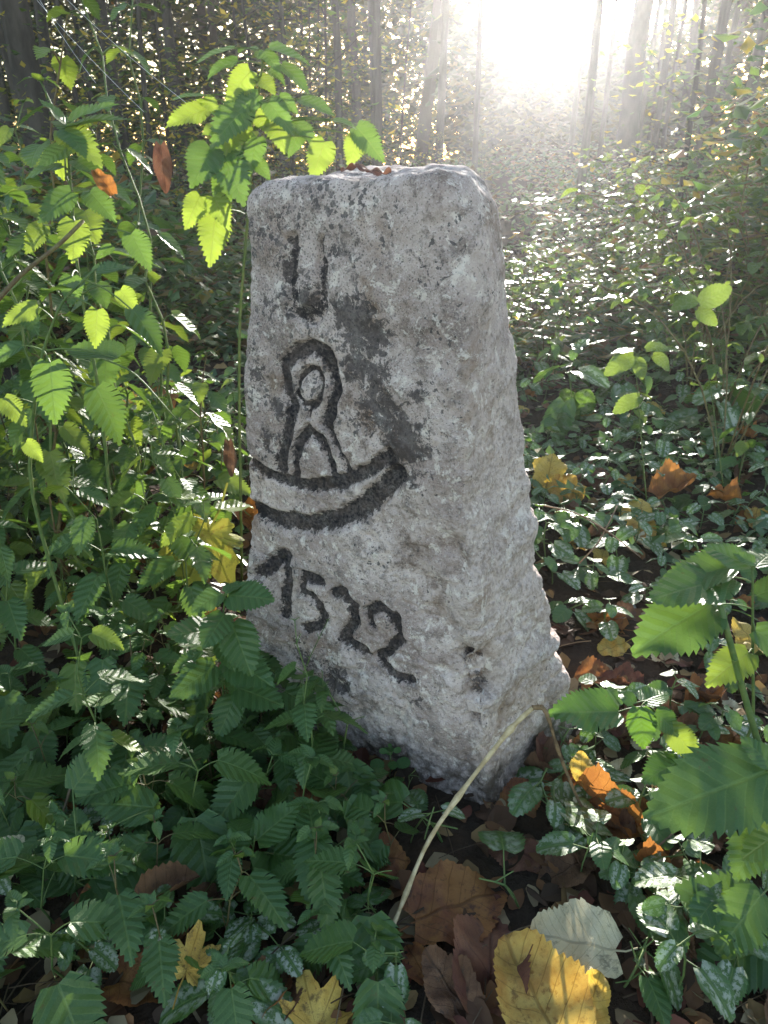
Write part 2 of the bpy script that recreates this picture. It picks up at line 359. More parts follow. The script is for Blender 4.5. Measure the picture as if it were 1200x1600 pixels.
RUSTS = [(0.1407, 0.6045, 0.045, 0.9), (0.0939, 0.5699, 0.043, 0.8), (0.1744, 0.554, 0.032, 0.7), (0.1979, 0.6468, 0.036, 0.6), (0.2313, 0.7256, 0.023, 0.7), (0.1056, 0.7381, 0.054, 0.4), (0.2278, 0.6597, 0.043, 0.5), (0.189, 0.6311, 0.041, 0.4), (0.3683, 0.4642, 0.026, 0.9), (0.3924, 0.3936, 0.028, 0.8), (0.0787, 0.4357, 0.040, 0.5), (0.1964, 0.249, 0.036, 0.6), (0.2753, 0.4236, 0.049, 0.4), (0.035, 0.8671, 0.039, 0.4), (0.1383, 0.2587, 0.023, 0.5)]
PITS = [(0.012, 0.262, 0.019, 0.034), (0.004, 0.218, 0.022, 0.036), (0.012, 0.165, 0.010, 0.018), (0.06, 0.36, 0.03, 0.007), (0.055, 0.31, 0.025, 0.008), (0.09, 0.395, 0.03, 0.006), (0.045, 0.255, 0.02, 0.006), (0.03, 0.43, 0.03, 0.008)]

def seg_dist(u, v, pts):
    d = np.full(len(u), 9.0)
    for (a, b), (c, e) in zip(pts[:-1], pts[1:]):
        dx, dy = c-a, e-b; t = np.clip(((u-a)*dx + (v-b)*dy)/(dx*dx+dy*dy+1e-12), 0, 1)
        d = np.minimum(d, np.hypot(u-a-t*dx, v-b-t*dy))
    return d
def build_stone():
    nCL, nLB, nBR, nRC = 230, 40, 40, 150
    zs = np.concatenate([np.linspace(-0.12, TOP-0.05, 430)])
    per = []
    def corners(z):
        g = lambda A: np.array([np.interp(z, ST_Z, [q[0] for q in A]), np.interp(z, ST_Z, [q[1] for q in A])])
        return g(ST_C), g(ST_L), g(ST_B), g(ST_R)
    def ring(z, grow=0.0):
        C, L, B, Rr = corners(z)
        k = min(max((z-0.35)/0.5, 0), 1)
        rc = {'C': 0.006 + 0.078*k*k, 'L': 0.03+0.02*k, 'B': 0.07, 'R': 0.035}
        P = [C, L, B, Rr]; rr = [rc['C'], rc['L'], rc['B'], rc['R']]; ns = [nCL, nLB, nBR, nRC]
        out = []
        for e in range(4):
            A, Bq = P[e], P[(e+1) % 4]; prev, nxt = P[e-1], P[(e+2) % 4]
            ln = np.linalg.norm(Bq-A); d = (Bq-A)/ln
            ra, rb = min(rr[e], ln*0.45), min(rr[(e+1) % 4], ln*0.45)
            s = np.linspace(0, 1, ns[e], endpoint=False)*ln
            pts = A[None] + s[:, None]*d[None]
            # quadratic corner arcs: this edge holds the second half of its start corner and the first half of its end corner
            pa = (prev-A)/np.linalg.norm(prev-A); m = s < ra
            tt = 0.5 + 0.5*s[m]/ra; st = A+pa*min(rr[e], np.linalg.norm(prev-A)*0.45); en = A+d*ra
            pts[m] = ((1-tt)**2)[:, None]*st + (2*tt*(1-tt))[:, None]*A + (tt**2)[:, None]*en
            nb = (nxt-Bq)/np.linalg.norm(nxt-Bq); m = s > ln-rb
            tt = 0.5*(s[m]-(ln-rb))/rb; st = Bq-d*rb; en = Bq+nb*min(rr[(e+1) % 4], np.linalg.norm(nxt-Bq)*0.45)
            pts[m] = ((1-tt)**2)[:, None]*st + (2*tt*(1-tt))[:, None]*Bq + (tt**2)[:, None]*en
            out.append(pts)
        return np.concatenate(out)
    rows = [np.c_[r_, np.full(len(r_), z)] for z in zs for r_ in (ring(z),)]
    base = ring(TOP-0.05); cen = base.mean(0); N = len(base)
    def topz(xy):   # crown of the stone: high over the front right, falling to the left and the right shoulder
        x = xy[:, 0]; return np.interp(x, [-0.22, -0.15, -0.05, 0.06, 0.10, 0.14, 0.18], [-0.034, -0.018, -0.013, 0.0, -0.004, -0.026, -0.058]) + 0.05*np.clip(xy[:, 1]-0.93, -0.1, 0.22)
    for a in np.linspace(0.06, math.pi/2, 26):
        ins = 1 - 0.26*(1-math.cos(a)); q = cen + (base-cen)*ins
        rows.append(np.c_[q, TOP-0.05 + math.sin(a)*(0.05 + topz(q))])
    for s in np.linspace(0.71, 0.0, 42):
        q = cen + (base-cen)*s; rows.append(np.c_[q, TOP + topz(q)])
    V = np.concatenate(rows); nr = len(rows)
    i = np.arange(nr*N).reshape(nr, N); j = np.roll(i, -1, 1)
    Fc = np.stack([i[:-1], i[1:], j[1:], j[:-1]], -1).reshape(-1, 4)
    # normals
    G = V.reshape(nr, N, 3)
    du = np.roll(G, -1, 1) - np.roll(G, 1, 1); dv = np.gradient(G, axis=0)
    nn = np.cross(dv, du).reshape(-1, 3); ln = np.linalg.norm(nn, axis=1, keepdims=True); nn = nn/np.where(ln < 1e-12, 1, ln)
    out = V - np.r_[cen, 0.4]; sgn = np.sign((nn*np.c_[out[:, :2], 0*out[:, 2]+np.where(V[:, 2] > TOP-0.02, 1, 0)]).sum(1)); 
    nn = nn*np.where(sgn == 0, 1, sgn)[:, None]
    d = 0.012*fbm(V*5.5, 4, 3) + 0.0075*fbm(V*20, 3, 11)
    rough = 0.0040*np.abs(fbm(V*65, 3, 21)) + 0.0016*fbm(V*180, 2, 29)
    lowk = np.clip((0.55-V[:, 2])/0.4, 0, 1)
    d += rough*(0.75+0.45*lowk)
    ridge = np.abs(fbm(V*np.array([14, 14, 20]), 3, 41)); d -= 0.010*lowk*np.clip(0.16-ridge, 0, 1)/0.16*0.6
    # chipped steps on the right edge
    for zz, hh, am in ((0.215, 0.030, 0.036), (0.160, 0.020, 0.026), (0.33, 0.022, 0.012), (0.07, 0.03, 0.016), (0.45, 0.03, 0.008)):
        er = np.clip(1-np.abs(V[:, 2]-zz)/hh, 0, 1)*np.clip((V[:, 0]-np.interp(V[:, 2], ST_Z, [q[0] for q in ST_R])+0.06)/0.06, 0, 1)
        d -= am*er*(0.6+0.8*vnoise(V*40, 51))
    d += 0.005*(vnoise(np.c_[V[:, 2]*30, V[:, 2]*0, V[:, 2]*0], 61))*np.clip((V[:, 0]-0.12)/0.1, 0, 1)
    # face coordinates of the inscribed side
    cx = np.interp(V[:, 2], ST_Z, [q[0] for q in ST_C]); cyy = np.interp(V[:, 2], ST_Z, [q[1] for q in ST_C])
    lx = np.interp(V[:, 2], ST_Z, [q[0] for q in ST_L]); ly = np.interp(V[:, 2], ST_Z, [q[1] for q in ST_L])
    fx, fy = lx-cx, ly-cyy; fl = np.hypot(fx, fy)
    u = ((V[:, 0]-cx)*fx + (V[:, 1]-cyy)*fy)/fl; v = V[:, 2]
    off = np.abs((V[:, 0]-cx)*fy - (V[:, 1]-cyy)*fx)/fl
    col = np.tile(np.arange(N), nr)
    face = (np.clip((0.11-off)/0.03, 0, 1))*np.where((col < nCL+12), 1, 0)
    wob = np.c_[u*60, v*60, 0*u]; u2 = u + 0.0025*vnoise(wob, 71); v2 = v + 0.0025*vnoise(wob, 72)
    paint = np.zeros(len(V)); cut = np.zeros(len(V)); msk = face > 0
    for gi, (w, pts) in enumerate(GLYPHS):
        wear = 0.56 if gi < 4 else (0.92 if gi < 10 else 1.0); w = w*(1.5 if gi < 4 else (1.0 if gi < 12 else 0.97))
        dd = seg_dist(u2[msk], v2[msk], pts)
        cut[msk] = np.maximum(cut[msk], np.clip(1-(dd/(w*1.25))**2, 0, 1))
        paint[msk] = np.maximum(paint[msk], np.clip(1.25-dd/w*0.85, 0, 1)*wear)
    d -= 0.0075*np.clip(cut*1.6, 0, 1)*face; paint *= face
    st = np.zeros(len(V)); ru = np.zeros(len(V))
    for L_, A_ in ((STAINS, st), (RUSTS, ru)):
        for a, b, r_, s_ in L_:
            A_[:] = np.maximum(A_, s_*np.exp(-((u-a)**2+(v-b)**2)/(r_*r_)))
    st *= face; ru *= face
    for a, b, r_, dp in PITS:
        g = np.exp(-(((u-a)/r_)**2+((v-b)/(r_*1.1))**2)**1.6); g = g*np.clip((0.05-off)/0.02, 0, 1)
        d -= dp*g*(0.8+0.4*vnoise(V*60, 91)); ru = np.maximum(ru, (1.0 if dp > 0.01 else 0.4)*g); st = np.maximum(st, (0.62 if dp > 0.01 else 0.15)*g)  # pits also coloured brown and black to stand in for shade
    # weathering: darker specks on the upper left, cleaner low down and on the narrow side
    we = np.clip(0.35+0.9*(v-0.25), 0, 1)*np.where(col < nCL, 1.0, 0.45); we = np.clip(we*(0.45+0.55*np.clip((u-0.05)/0.15, 0, 1)), 0.08, 1)
    moss = np.clip((0.10-v)/0.1, 0, 1)*np.clip((V[:, 0]-0.22)/0.08, 0, 1)
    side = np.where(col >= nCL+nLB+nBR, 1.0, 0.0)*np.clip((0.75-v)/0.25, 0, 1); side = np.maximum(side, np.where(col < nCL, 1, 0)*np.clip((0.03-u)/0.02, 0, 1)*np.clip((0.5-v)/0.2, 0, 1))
    splash = np.clip((0.11+0.05*vnoise(V*18, 95)-v)/0.09, 0, 1)*0.9
    V2 = V + nn*d[:, None]
    V2[-N:] = V2[-N:].mean(0)
    m = new_mesh('boundary_stone', V2, Fc.tolist(), [M_STONE], attrs={'paint': paint, 'stain_pit_shade': st, 'rust': ru, 'weather': we, 'moss': moss, 'side': side, 'splash': splash})
    o = new_obj('boundary_stone', m)
    o['label'] = 'weathered pale boundary stone with black painted figures and the year 1522'; o['category'] = 'boundary stone'
build_stone()

# ------------------------------------------------------------------ plant materials
M_NETTLE = mat_green('nettle_leaf', (0.045, 0.115, 0.035), (0.075, 0.15, 0.04), (0.22, 0.37, 0.045), 0.44, 6.5, tfac=0.36, blotch=0.75)
M_NETTLE_SPOT = mat_green('nettle_leaf_spotted', (0.06, 0.145, 0.035), (0.075, 0.16, 0.035), (0.20, 0.38, 0.03), 0.40, 8, blotch=0.8, tfac=0.34)
M_NETTLE_PALE = mat_green('nettle_leaf_yellowing', (0.10, 0.18, 0.03), (0.14, 0.21, 0.035), (0.44, 0.58, 0.06), 0.42, 6.5, vcol=(0.3, 0.34, 0.08))
M_ARCH = mat_green('archangel_leaf', (0.038, 0.10, 0.028), (0.06, 0.14, 0.035), (0.20, 0.36, 0.04), 0.40, 4.5, silver=True, tfac=0.3, bmp=0.22)
M_BRAMBLE = mat_green('bramble_leaf', (0.045, 0.11, 0.03), (0.07, 0.15, 0.035), (0.34, 0.46, 0.06), 0.27, 7)
M_SEEDLING = mat_green('seedling_leaf', (0.05, 0.15, 0.035), (0.06, 0.17, 0.04), (0.22, 0.45, 0.05), 0.45, 4)
M_STEM = mat_plain('green_stem', (0.07, 0.12, 0.035), (0.13, 0.17, 0.05), 60, 0.55)
M_STEM_RED = mat_plain('reddish_stem', (0.10, 0.06, 0.03), (0.16, 0.14, 0.05), 60, 0.6)
M_STALK = mat_plain('dry_stalk', (0.36, 0.26, 0.13), (0.55, 0.43, 0.25), 60, 0.65, (1, 1, 1), 0.6, 0.002)
M_STALK_DARK = mat_plain('rotten_stalk', (0.09, 0.055, 0.03), (0.22, 0.14, 0.07), 70, 0.75)
M_TWIG = mat_plain('twig', (0.10, 0.07, 0.045), (0.22, 0.16, 0.10), 50, 0.8)
M_BARK = mat_plain('bark', (0.030, 0.026, 0.022), (0.075, 0.064, 0.054), 9, 0.95, (1, 1, 0.25), 0.9, 0.03)
M_CROWN = mat_tint('tree_foliage', 0.5); M_LITTER = mat_tint('leaf_litter', 0.2, 0.75)
M_PEBBLE = mat_plain('pebble', (0.22, 0.20, 0.17), (0.36, 0.33, 0.28), 30, 0.8)
M_SILK = mat_plain('spider_silk', (0.7, 0.7, 0.7), (0.8, 0.8, 0.8), 10, 0.3, spec=0.8)
DEADM = {
 'orange': mat_dead('dead_leaf_orange', (0.26, 0.10, 0.035), (0.38, 0.17, 0.045), spots=0.45, trans=(0.62, 0.24, 0.04)),
 'rust': mat_dead('dead_leaf_rust', (0.20, 0.075, 0.035), (0.34, 0.155, 0.05), spots=0.5, trans=(0.5, 0.18, 0.04)),
 'maroon': mat_dead('dead_leaf_maroon', (0.13, 0.05, 0.033), (0.20, 0.09, 0.05), spots=0.3, tfac=0.2),
 'yellow': mat_dead('dead_leaf_yellow', (0.50, 0.34, 0.07), (0.58, 0.42, 0.12), (0.22, 0.09, 0.02), 0.7, trans=(0.9, 0.6, 0.06)),
 'amber': mat_dead('dead_leaf_amber', (0.38, 0.20, 0.05), (0.54, 0.37, 0.10), (0.16, 0.06, 0.02), 0.7, trans=(0.85, 0.5, 0.05)),
 'cream': mat_dead('dead_leaf_cream', (0.58, 0.50, 0.30), (0.66, 0.58, 0.38), (0.40, 0.30, 0.15), 0.3, n=8, tfac=0.2),
 'brown': mat_dead('dead_leaf_brown', (0.11, 0.055, 0.030), (0.20, 0.105, 0.055), spots=0.4, tfac=0.15),
 'maple': mat_dead('maple_leaf_yellow', (0.27, 0.30, 0.045), (0.36, 0.34, 0.06), (0.20, 0.10, 0.03), 0.6, palm=True, tfac=0.18, trans=(0.5, 0.45, 0.05)),
 'maplebrown': mat_dead('maple_leaf_brown', (0.50, 0.30, 0.06), (0.58, 0.40, 0.10), (0.14, 0.06, 0.03), 0.9, palm=True, tfac=0.2),
}

# ------------------------------------------------------------------ leaf meshes (unit length along +X, base at the origin)
def leaf_mesh(name, mat, W=0.30, teeth=11, tooth=0.05, pa=0.45, pb=0.9, bend=0.25, fold=0.15, wave=0.03, curl=0.0, cord=0.06, seed=0, na=2, petiole=0.0, twist=0.0, crump=0.0, irr=0.0):
    rng = random.Random(seed)
    n = teeth*2 + 1
    xs = [i/(n-1) for i in range(n)]
    pk = max((x+0.03)**pa*(1-x)**pb for x in xs)
    v, uv, f = [], [], []
    ph = rng.uniform(0, 6.28); ph2 = rng.uniform(0, 6.28)
    cols = [(-1 + k/na) for k in range(2*na+1)]
    for i, x in enumerate(xs):
        w = W*((x+0.03)**pa*(max(1-x, 0))**pb)/pk
        if irr: w *= 1 + irr*math.sin(10*x+ph2) + irr*rng.uniform(-.5, .5)
        tip = i % 2 == 1
        tw = tooth*(0.35 + 0.65*w/W)
        for c in cols:
            yy = c*w; xx = x
            if abs(c) == 1:
                if tip: yy += math.copysign(tw*0.45, c)*rng.uniform(0.7, 1.3); xx += tw*0.9
                else: yy -= math.copysign(tw*0.35, c)*rng.uniform(0.6, 1.2)
                if x > 0.98: yy = 0
            xx -= cord*abs(c)*(1-x)**6*1.0
            xx = min(xx, 1.0) if x < 1 else 1.0
            z = fold*abs(yy) - bend*xx*xx + wave*math.sin(9*xx+ph)*(abs(c)) + wave*0.6*math.sin(15*xx+ph2+2*c)*abs(c)
            z += curl*yy*yy*4 + twist*yy*xx
            if crump: z += crump*(math.sin(8*xx+5*yy+ph)*math.sin(9*yy+ph2) + 0.6*math.sin(17*xx-7*yy+ph2))
            v.append((xx, yy, z)); uv.append((xx, yy+0.5))
    m = len(cols)
    for i in range(n-1):
        for k in range(m-1):
            a = i*m+k; f.append((a, a+m, a+m+1, a+1))
    if petiole > 0:
        b = len(v); pr = 0.012
        pts = [(0.02, 0, 0.0), (-petiole*0.5, rng.uniform(-.02, .02), 0.01), (-petiole, rng.uniform(-.06, .06), rng.uniform(0.0, 0.08))]
        for p in pts:
            for dy, dz in ((-pr, 0), (0, pr), (pr, 0)):
                v.append((p[0], p[1]+dy, p[2]+dz)); uv.append((0.0, 0.5))
        for i in range(2):
            for k in range(2): q = b+i*3+k; f.append((q, q+1, q+4, q+3))
    return new_mesh(name, v, f, [mat], uv)

def maple_mesh(name, mat, seed=0, lobes=5, deep=0.4, cup=0.1, wave=0.05):
    """palmate leaf: petiole joins at the origin, middle lobe along +X"""
    rng = random.Random(seed); na, nr = 72, 5
    v, uv, f = [], [], []; j = [rng.uniform(0.86, 1.1) for _ in range(9)]; ph = rng.uniform(0, 6)
    def rad(th):
        a = th/R(42); k = round(a); k = max(-3, min(3, k)); dlt = abs(a-k)
        base = [1.0, 0.9, 0.72, 0.5][abs(k)]*j[k+3]
        r = base*(1 - deep*min(1, (dlt/0.5))**1.1)
        r *= 1 + 0.07*math.sin(th*23+ph) * (1 if dlt > .08 else .3)
        if abs(th) > R(150): r *= max(0.12, 1-(abs(th)-R(150))/R(34))
        return r
    v.append((0, 0, 0)); uv.append((0, 0.5))
    for q in range(1, nr+1):
        for k in range(na):
            th = -math.pi + 2*math.pi*(k+0.5)/na; r = rad(th)*q/nr*0.62
            x, y = r*math.cos(th), r*math.sin(th)
            z = cup*r*r*2 + wave*math.sin(5*th+ph)*(q/nr)**2 + wave*0.8*math.sin(9*x+ph)*(q/nr)
            a = abs(th/R(42)-round(th/R(42))); z -= 0.05*(0.5-a)*r*2
            v.append((x, y, z)); uv.append((x, y+0.5))
    for k in range(na): f.append((0, 1+k, 1+(k+1) % na))
    for q in range(nr-1):
        for k in range(na):
            a = 1+q*na+k; b = 1+q*na+(k+1) % na; f.append((a, a+na, b+na, b))
    b = len(v)
    for i, p in enumerate([(0, 0, 0), (-0.25, 0.03, 0.05), (-0.5, 0.02, 0.16)]):
        for dy, dz in ((-.012, 0), (0, .014), (.012, 0)): v.append((p[0], p[1]+dy, p[2]+dz)); uv.append((0, 0.5))
    for i in range(2):
        for k in range(2): q = b+i*3+k; f.append((q, q+1, q+4, q+3))
    return new_mesh(name, v, f, [mat], uv)

rs = random.Random(7)
def nettles_of(mat, tag, n=8, teeth=13, na=2):
    return [leaf_mesh('nettle_leaf', mat, W=rs.uniform(0.27, 0.345), teeth=teeth, tooth=0.08, pa=0.42, pb=1.0, bend=rs.uniform(0.10, 0.42), fold=rs.uniform(0.05, 0.30), wave=rs.uniform(0.01, 0.04), twist=rs.uniform(-.25, .25), seed=k+10, na=na) for k in range(n)]
NET = nettles_of(M_NETTLE, 'a'); NET_PALE = nettles_of(M_NETTLE_PALE, 'b', 5); NET_SPOT = nettles_of(M_NETTLE_SPOT, 'c', 4)
NET_BROAD = [leaf_mesh('nettle_leaf', [M_NETTLE, M_NETTLE, M_NETTLE_SPOT][k % 3], W=rs.uniform(0.33, 0.39), teeth=14, tooth=0.068, pa=0.45, pb=0.9, bend=rs.uniform(0.05, 0.25), fold=rs.uniform(0.02, 0.2), wave=rs.uniform(0.015, 0.035), twist=rs.uniform(-.2, .2), seed=k+30, na=3) for k in range(6)]
NET_BROAD_PALE = [leaf_mesh('nettle_leaf', M_NETTLE_PALE, W=rs.uniform(0.33, 0.39), teeth=14, tooth=0.068, pa=0.45, pb=0.9, bend=rs.uniform(0.05, 0.25), fold=0.1, wave=0.02, seed=k+36, na=3) for k in range(2)]
NET_LOW = nettles_of(M_NETTLE, 'd', 6, 8, 1)
ARCH = [leaf_mesh('archangel_leaf', M_ARCH, W=rs.uniform(0.38, 0.44), teeth=10, tooth=0.06, pa=0.40, pb=0.62, bend=rs.uniform(0.1, 0.35), fold=rs.uniform(0.0, 0.25), wave=0.02, twist=rs.uniform(-.2, .2), cord=0.12, seed=k+40) for k in range(7)]
BRAM = [leaf_mesh('bramble_leaf', M_BRAMBLE, W=rs.uniform(0.30, 0.36), teeth=9, tooth=0.045, pa=0.5, pb=0.75, bend=rs.uniform(0.1, 0.4), fold=rs.uniform(0.1, 0.35), wave=0.02, seed=k+60, na=1) for k in range(5)]
SEED = [leaf_mesh('seedling_leaf', M_SEEDLING, W=0.42, teeth=5, tooth=0.03, pa=0.5, pb=0.5, bend=0.15, fold=0.1, wave=0.01, cord=0.08, seed=k+80) for k in range(2)]
DEAD = {}
for key in ('orange', 'rust', 'maroon', 'yellow', 'amber', 'cream', 'brown'):
    DEAD[key] = [leaf_mesh('dead_leaf', DEADM[key], W=rs.uniform(0.36, 0.46), teeth=16, tooth=0.024, pa=0.42, pb=0.66, bend=rs.uniform(-0.35, 0.35), fold=rs.uniform(0.0, 0.3), wave=rs.uniform(0.03, 0.07), curl=rs.uniform(-0.3, 0.9), twist=rs.uniform(-.4, .4), cord=0.10, seed=k+100, petiole=0.25, na=4, crump=rs.uniform(0.035, 0.075), irr=rs.uniform(0.04, 0.13)) for k in range(5)]
DEAD['curled'] = [leaf_mesh('curled_leaf', DEADM['brown'], W=0.20, teeth=10, tooth=0.02, pa=0.6, pb=0.7, bend=0.2, fold=0.9, wave=0.04, curl=2.0, seed=200+k, petiole=0.2) for k in range(2)]
DEAD['maple'] = [maple_mesh('maple_leaf', DEADM['maple'], 3+k, deep=0.24, wave=0.07) for k in range(2)]
DEAD['maplebrown'] = [maple_mesh('maple_leaf', DEADM['maplebrown'], 13+k, wave=0.08) for k in range(2)]

def leaf_matrix(base, d, up, ln, w=1.0):
    x = Vector(d).normalized(); z = Vector(up) - x*x.dot(Vector(up))
    if z.length < 1e-4: z = x.orthogonal()
    z.normalize(); y = z.cross(x)
    return Matrix.Translation(base) @ Matrix((x, y, z)).transposed().to_4x4() @ Matrix.Diagonal((ln, ln*w, ln, 1))
def bez(a, b, c, n=4):
    return [(a*(1-t)**2 + b*2*t*(1-t) + c*t*t) for t in [i/n for i in range(n+1)]]

# ------------------------------------------------------------------ plant patterns: one stem mesh and leaf placements each
def nettle_pattern(seed, H, nodes, L, low=False, bare=0.2):
    rng = random.Random(seed); mb = MB(); leaves = []
    lean = Vector((rng.uniform(-.18, .18), rng.uniform(-.18, .18), 0))*H
    pts = [Vector((0, 0, -0.03))] + [lean*(t*t) + Vector((rng.uniform(-.012, .012), rng.uniform(-.012, .012), H*t)) for t in [i/nodes for i in range(nodes+1)]]
    r0 = 0.0016 + 0.0022*H
    mb.tube(pts, [r0*(1-0.65*i/(len(pts)-1)) for i in range(len(pts))], 5)
    a0 = rng.uniform(0, 3.14)
    for i in range(1, nodes+1):
        t = i/nodes
        if t < bare: continue
        p = pts[i+1]; ang = a0 + (i % 2)*math.pi/2 + rng.uniform(-.25, .25)
        size = L*(0.45 + 0.75*math.sin(min(1.0, (1.12-t)*1.9)*math.pi/2))*rng.uniform(0.8, 1.15)
        if t > 0.97: size *= 0.55
        for s in (0, math.pi):
            if rng.random() < 0.08: continue
            a = ang + s + rng.uniform(-.2, .2); o = Vector((math.cos(a), math.sin(a), 0))
            pl = size*rng.uniform(0.25, 0.5); q = p + o*pl*0.85 + Vector((0, 0, pl*rng.uniform(0.2, 0.7)))
            mb.tube(bez(p, p+o*pl*0.4+Vector((0, 0, pl*0.4)), q, 3), [r0*0.45, r0*0.4, r0*0.35, r0*0.3], 4, False)
            dr = R(rng.uniform(-5, 35) + 18*(1-t)); d = o*math.cos(dr) - Vector((0, 0, math.sin(dr)))
            up = Vector((rng.uniform(-.3, .3), rng.uniform(-.3, .3), 1))
            leaves.append((leaf_matrix(q, d, up, size), rng.random(), rng.randrange(100)))
    if not low:
        for k in range(3):   # small leaves unfolding at the tip
            a = rng.uniform(0, 6.28); d = Vector((math.cos(a), math.sin(a), rng.uniform(0.2, 0.9)))
            leaves.append((leaf_matrix(pts[-1], d, (0, 0, 1), L*rng.uniform(0.22, 0.4)), rng.random(), rng.randrange(100)))
    return mb.mesh('nettle_stem', M_STEM if seed % 3 else M_STEM_RED), leaves
def arch_pattern(seed, H, L, pairs):
    rng = random.Random(seed); mb = MB(); leaves = []
    top = Vector((rng.uniform(-.03, .03), rng.uniform(-.03, .03), H))
    pts = bez(Vector((0, 0, -0.02)), Vector((rng.uniform(-.02, .02), rng.uniform(-.02, .02), H*0.6)), top, 4); mb.tube(pts, 0.0014, 4)
    a0 = rng.uniform(0, 6.28)
    for k in range(pairs):
        t = 1 - 0.28*k; p = pts[max(1, min(4, round(4*t)))]; size = L*(0.75 + 0.25*k)*rng.uniform(0.8, 1.1)
        for s in (0, math.pi):
            a = a0 + k*math.pi/2 + s + rng.uniform(-.25, .25); o = Vector((math.cos(a), math.sin(a), 0)); pl = size*rng.uniform(0.25, 0.6)
            q = p + o*pl + Vector((0, 0, pl*0.3)); mb.tube([p, q], [0.001, 0.0008], 4, False)
            dr = R(rng.uniform(-12, 28)); d = o*math.cos(dr) - Vector((0, 0, math.sin(dr)))
            leaves.append((leaf_matrix(q, d, Vector((rng.uniform(-.35, .35), rng.uniform(-.35, .35), 1)), size), rng.random(), rng.randrange(100)))
    return mb.mesh('archangel_stem', M_STEM), leaves
def bramble_pattern(seed, H, nst=4, L=0.06, nl=8, spread=1.0):
    rng = random.Random(seed); mb = MB(); leaves = []
    for k in range(nst):
        a = 6.28*k/nst + rng.uniform(-.5, .5); o = Vector((math.cos(a), math.sin(a), 0)); ln = H*rng.uniform(0.6, 1.1)*spread; h = H*rng.uniform(0.7, 1.05)
        pts = bez(Vector((0, 0, -0.03)), o*ln*0.25 + Vector((0, 0, h*1.25)), o*ln + Vector((0, 0, h*0.8)), 9); mb.tube(pts, [0.004*(1-0.07*i) for i in range(10)], 4)
        for i in range(nl):
            f = 0.25 + 0.75*(i+rng.random()*0.6)/nl; idx = min(9, int(f*9)); p = pts[idx]
            b = a + (1 if i % 2 else -1)*rng.uniform(0.5, 1.4); d = Vector((math.cos(b), math.sin(b), rng.uniform(-.25, .45))); pl = L*rng.uniform(0.3, 0.7)
            q = p + d.normalized()*pl; mb.tube([p, q], 0.0011, 3, False)
            for tt in ((0,) if rng.random() < .45 else (-1, 0, 1)):   # leaflets of three
                dd = Matrix.Rotation(tt*1.15, 3, 'Z') @ d; dd.z -= rng.uniform(0, .4)
                leaves.append((leaf_matrix(q, dd, Vector((rng.uniform(-.25, .25), rng.uniform(-.25, .25), 1)), L*rng.uniform(0.7, 1.15)*(1 if tt == 0 else .8)), rng.random(), rng.randrange(100)))
    return mb.mesh('bramble_stem', M_STEM_RED), leaves

KEEP = [(386, 285), (440, 268), (740, 262), (790, 420), (815, 600), (852, 850), (868, 960), (900, 1090), (885, 1180), (760, 1245), (640, 1225), (560, 1105), (470, 1045), (405, 960), (383, 800)]
HERO = [(640, 1340), (800, 1330), (970, 1420), (990, 1600), (660, 1600), (600, 1460)]
def inside(poly, x, y):
    c = False; j = len(poly)-1
    for i in range(len(poly)):
        (xi, yi), (xj, yj) = poly[i], poly[j]
        if (yi > y) != (yj > y) and x < (xj-xi)*(y-yi)/(yj-yi)+xi: c = not c
        j = i
    return c
def in_beam(x, y): return -1.3 < x - 0.195*(y-1) < (1.0 if y < 5.5 else 2.4)     # ground the low sun has to pass over to reach the stone
def in_stone(x, y, m=0.0):
    C, L, B, Q = (0.139, 0.832), (-0.26, 1.06), (0.05, 1.29), (0.35, 1.0)
    ce = (0.07, 1.05); g = [(ce[0]+(p[0]-ce[0])*(1+m), ce[1]+(p[1]-ce[1])*(1+m)) for p in (C, L, B, Q)]
    return inside(g, x, y)
def stone_front(p, m=0.0):
    """True for points in front of the two visible faces"""
    return p[1] < (1.06+m if p[0] < 0.139 else 1.0)
POOL = []
def plant(name, pattern, meshes, loc, rz, sc, kind, zone, category, group, pale=0.0, alt=None, leafname='leaf', tilt=(0, 0), shared=None):
    stem, leaves = pattern
    o = thing(name, loc, rz, sc, tilt)
    M = Matrix.Translation(loc) @ o.rotation_euler.to_matrix().to_4x4() @ Matrix.Scale(sc, 4)
    keep = []
    for mt, r1, r2 in leaves:
        w = M @ mt; b = w @ Vector((0, 0, 0)); t = w @ Vector((1, 0, -0.2)); c = w @ Vector((0.5, 0, 0))
        if c.y < 0.25 or (c - Vector((0, 0, HC))).length < 0.42: continue
        bad = False
        for q in (b, c, t):
            x, y = pix(q)
            if stone_front(q) and inside(KEEP, x, y): bad = True
            if q.y < 0.9 and inside(HERO, x, y): bad = True
            if in_stone(q.x, q.y, -0.02) and q.z < 0.9: bad = True
        if not bad: keep.append((mt, r1, r2))
    if not keep: bpy.data.objects.remove(o); return None
    st = new_obj('stem', stem, o)
    for mt, r1, r2 in keep:
        ms = meshes
        if alt and r1 < pale: ms = alt
        new_obj(leafname, ms[r2 % len(ms)], o, mt)
    o['category'] = category; o['group'] = group
    x, y = pix(M @ Vector((0, 0, 0.06))); POOL.append((o, kind, zone, x, y, loc[1]))
    return o

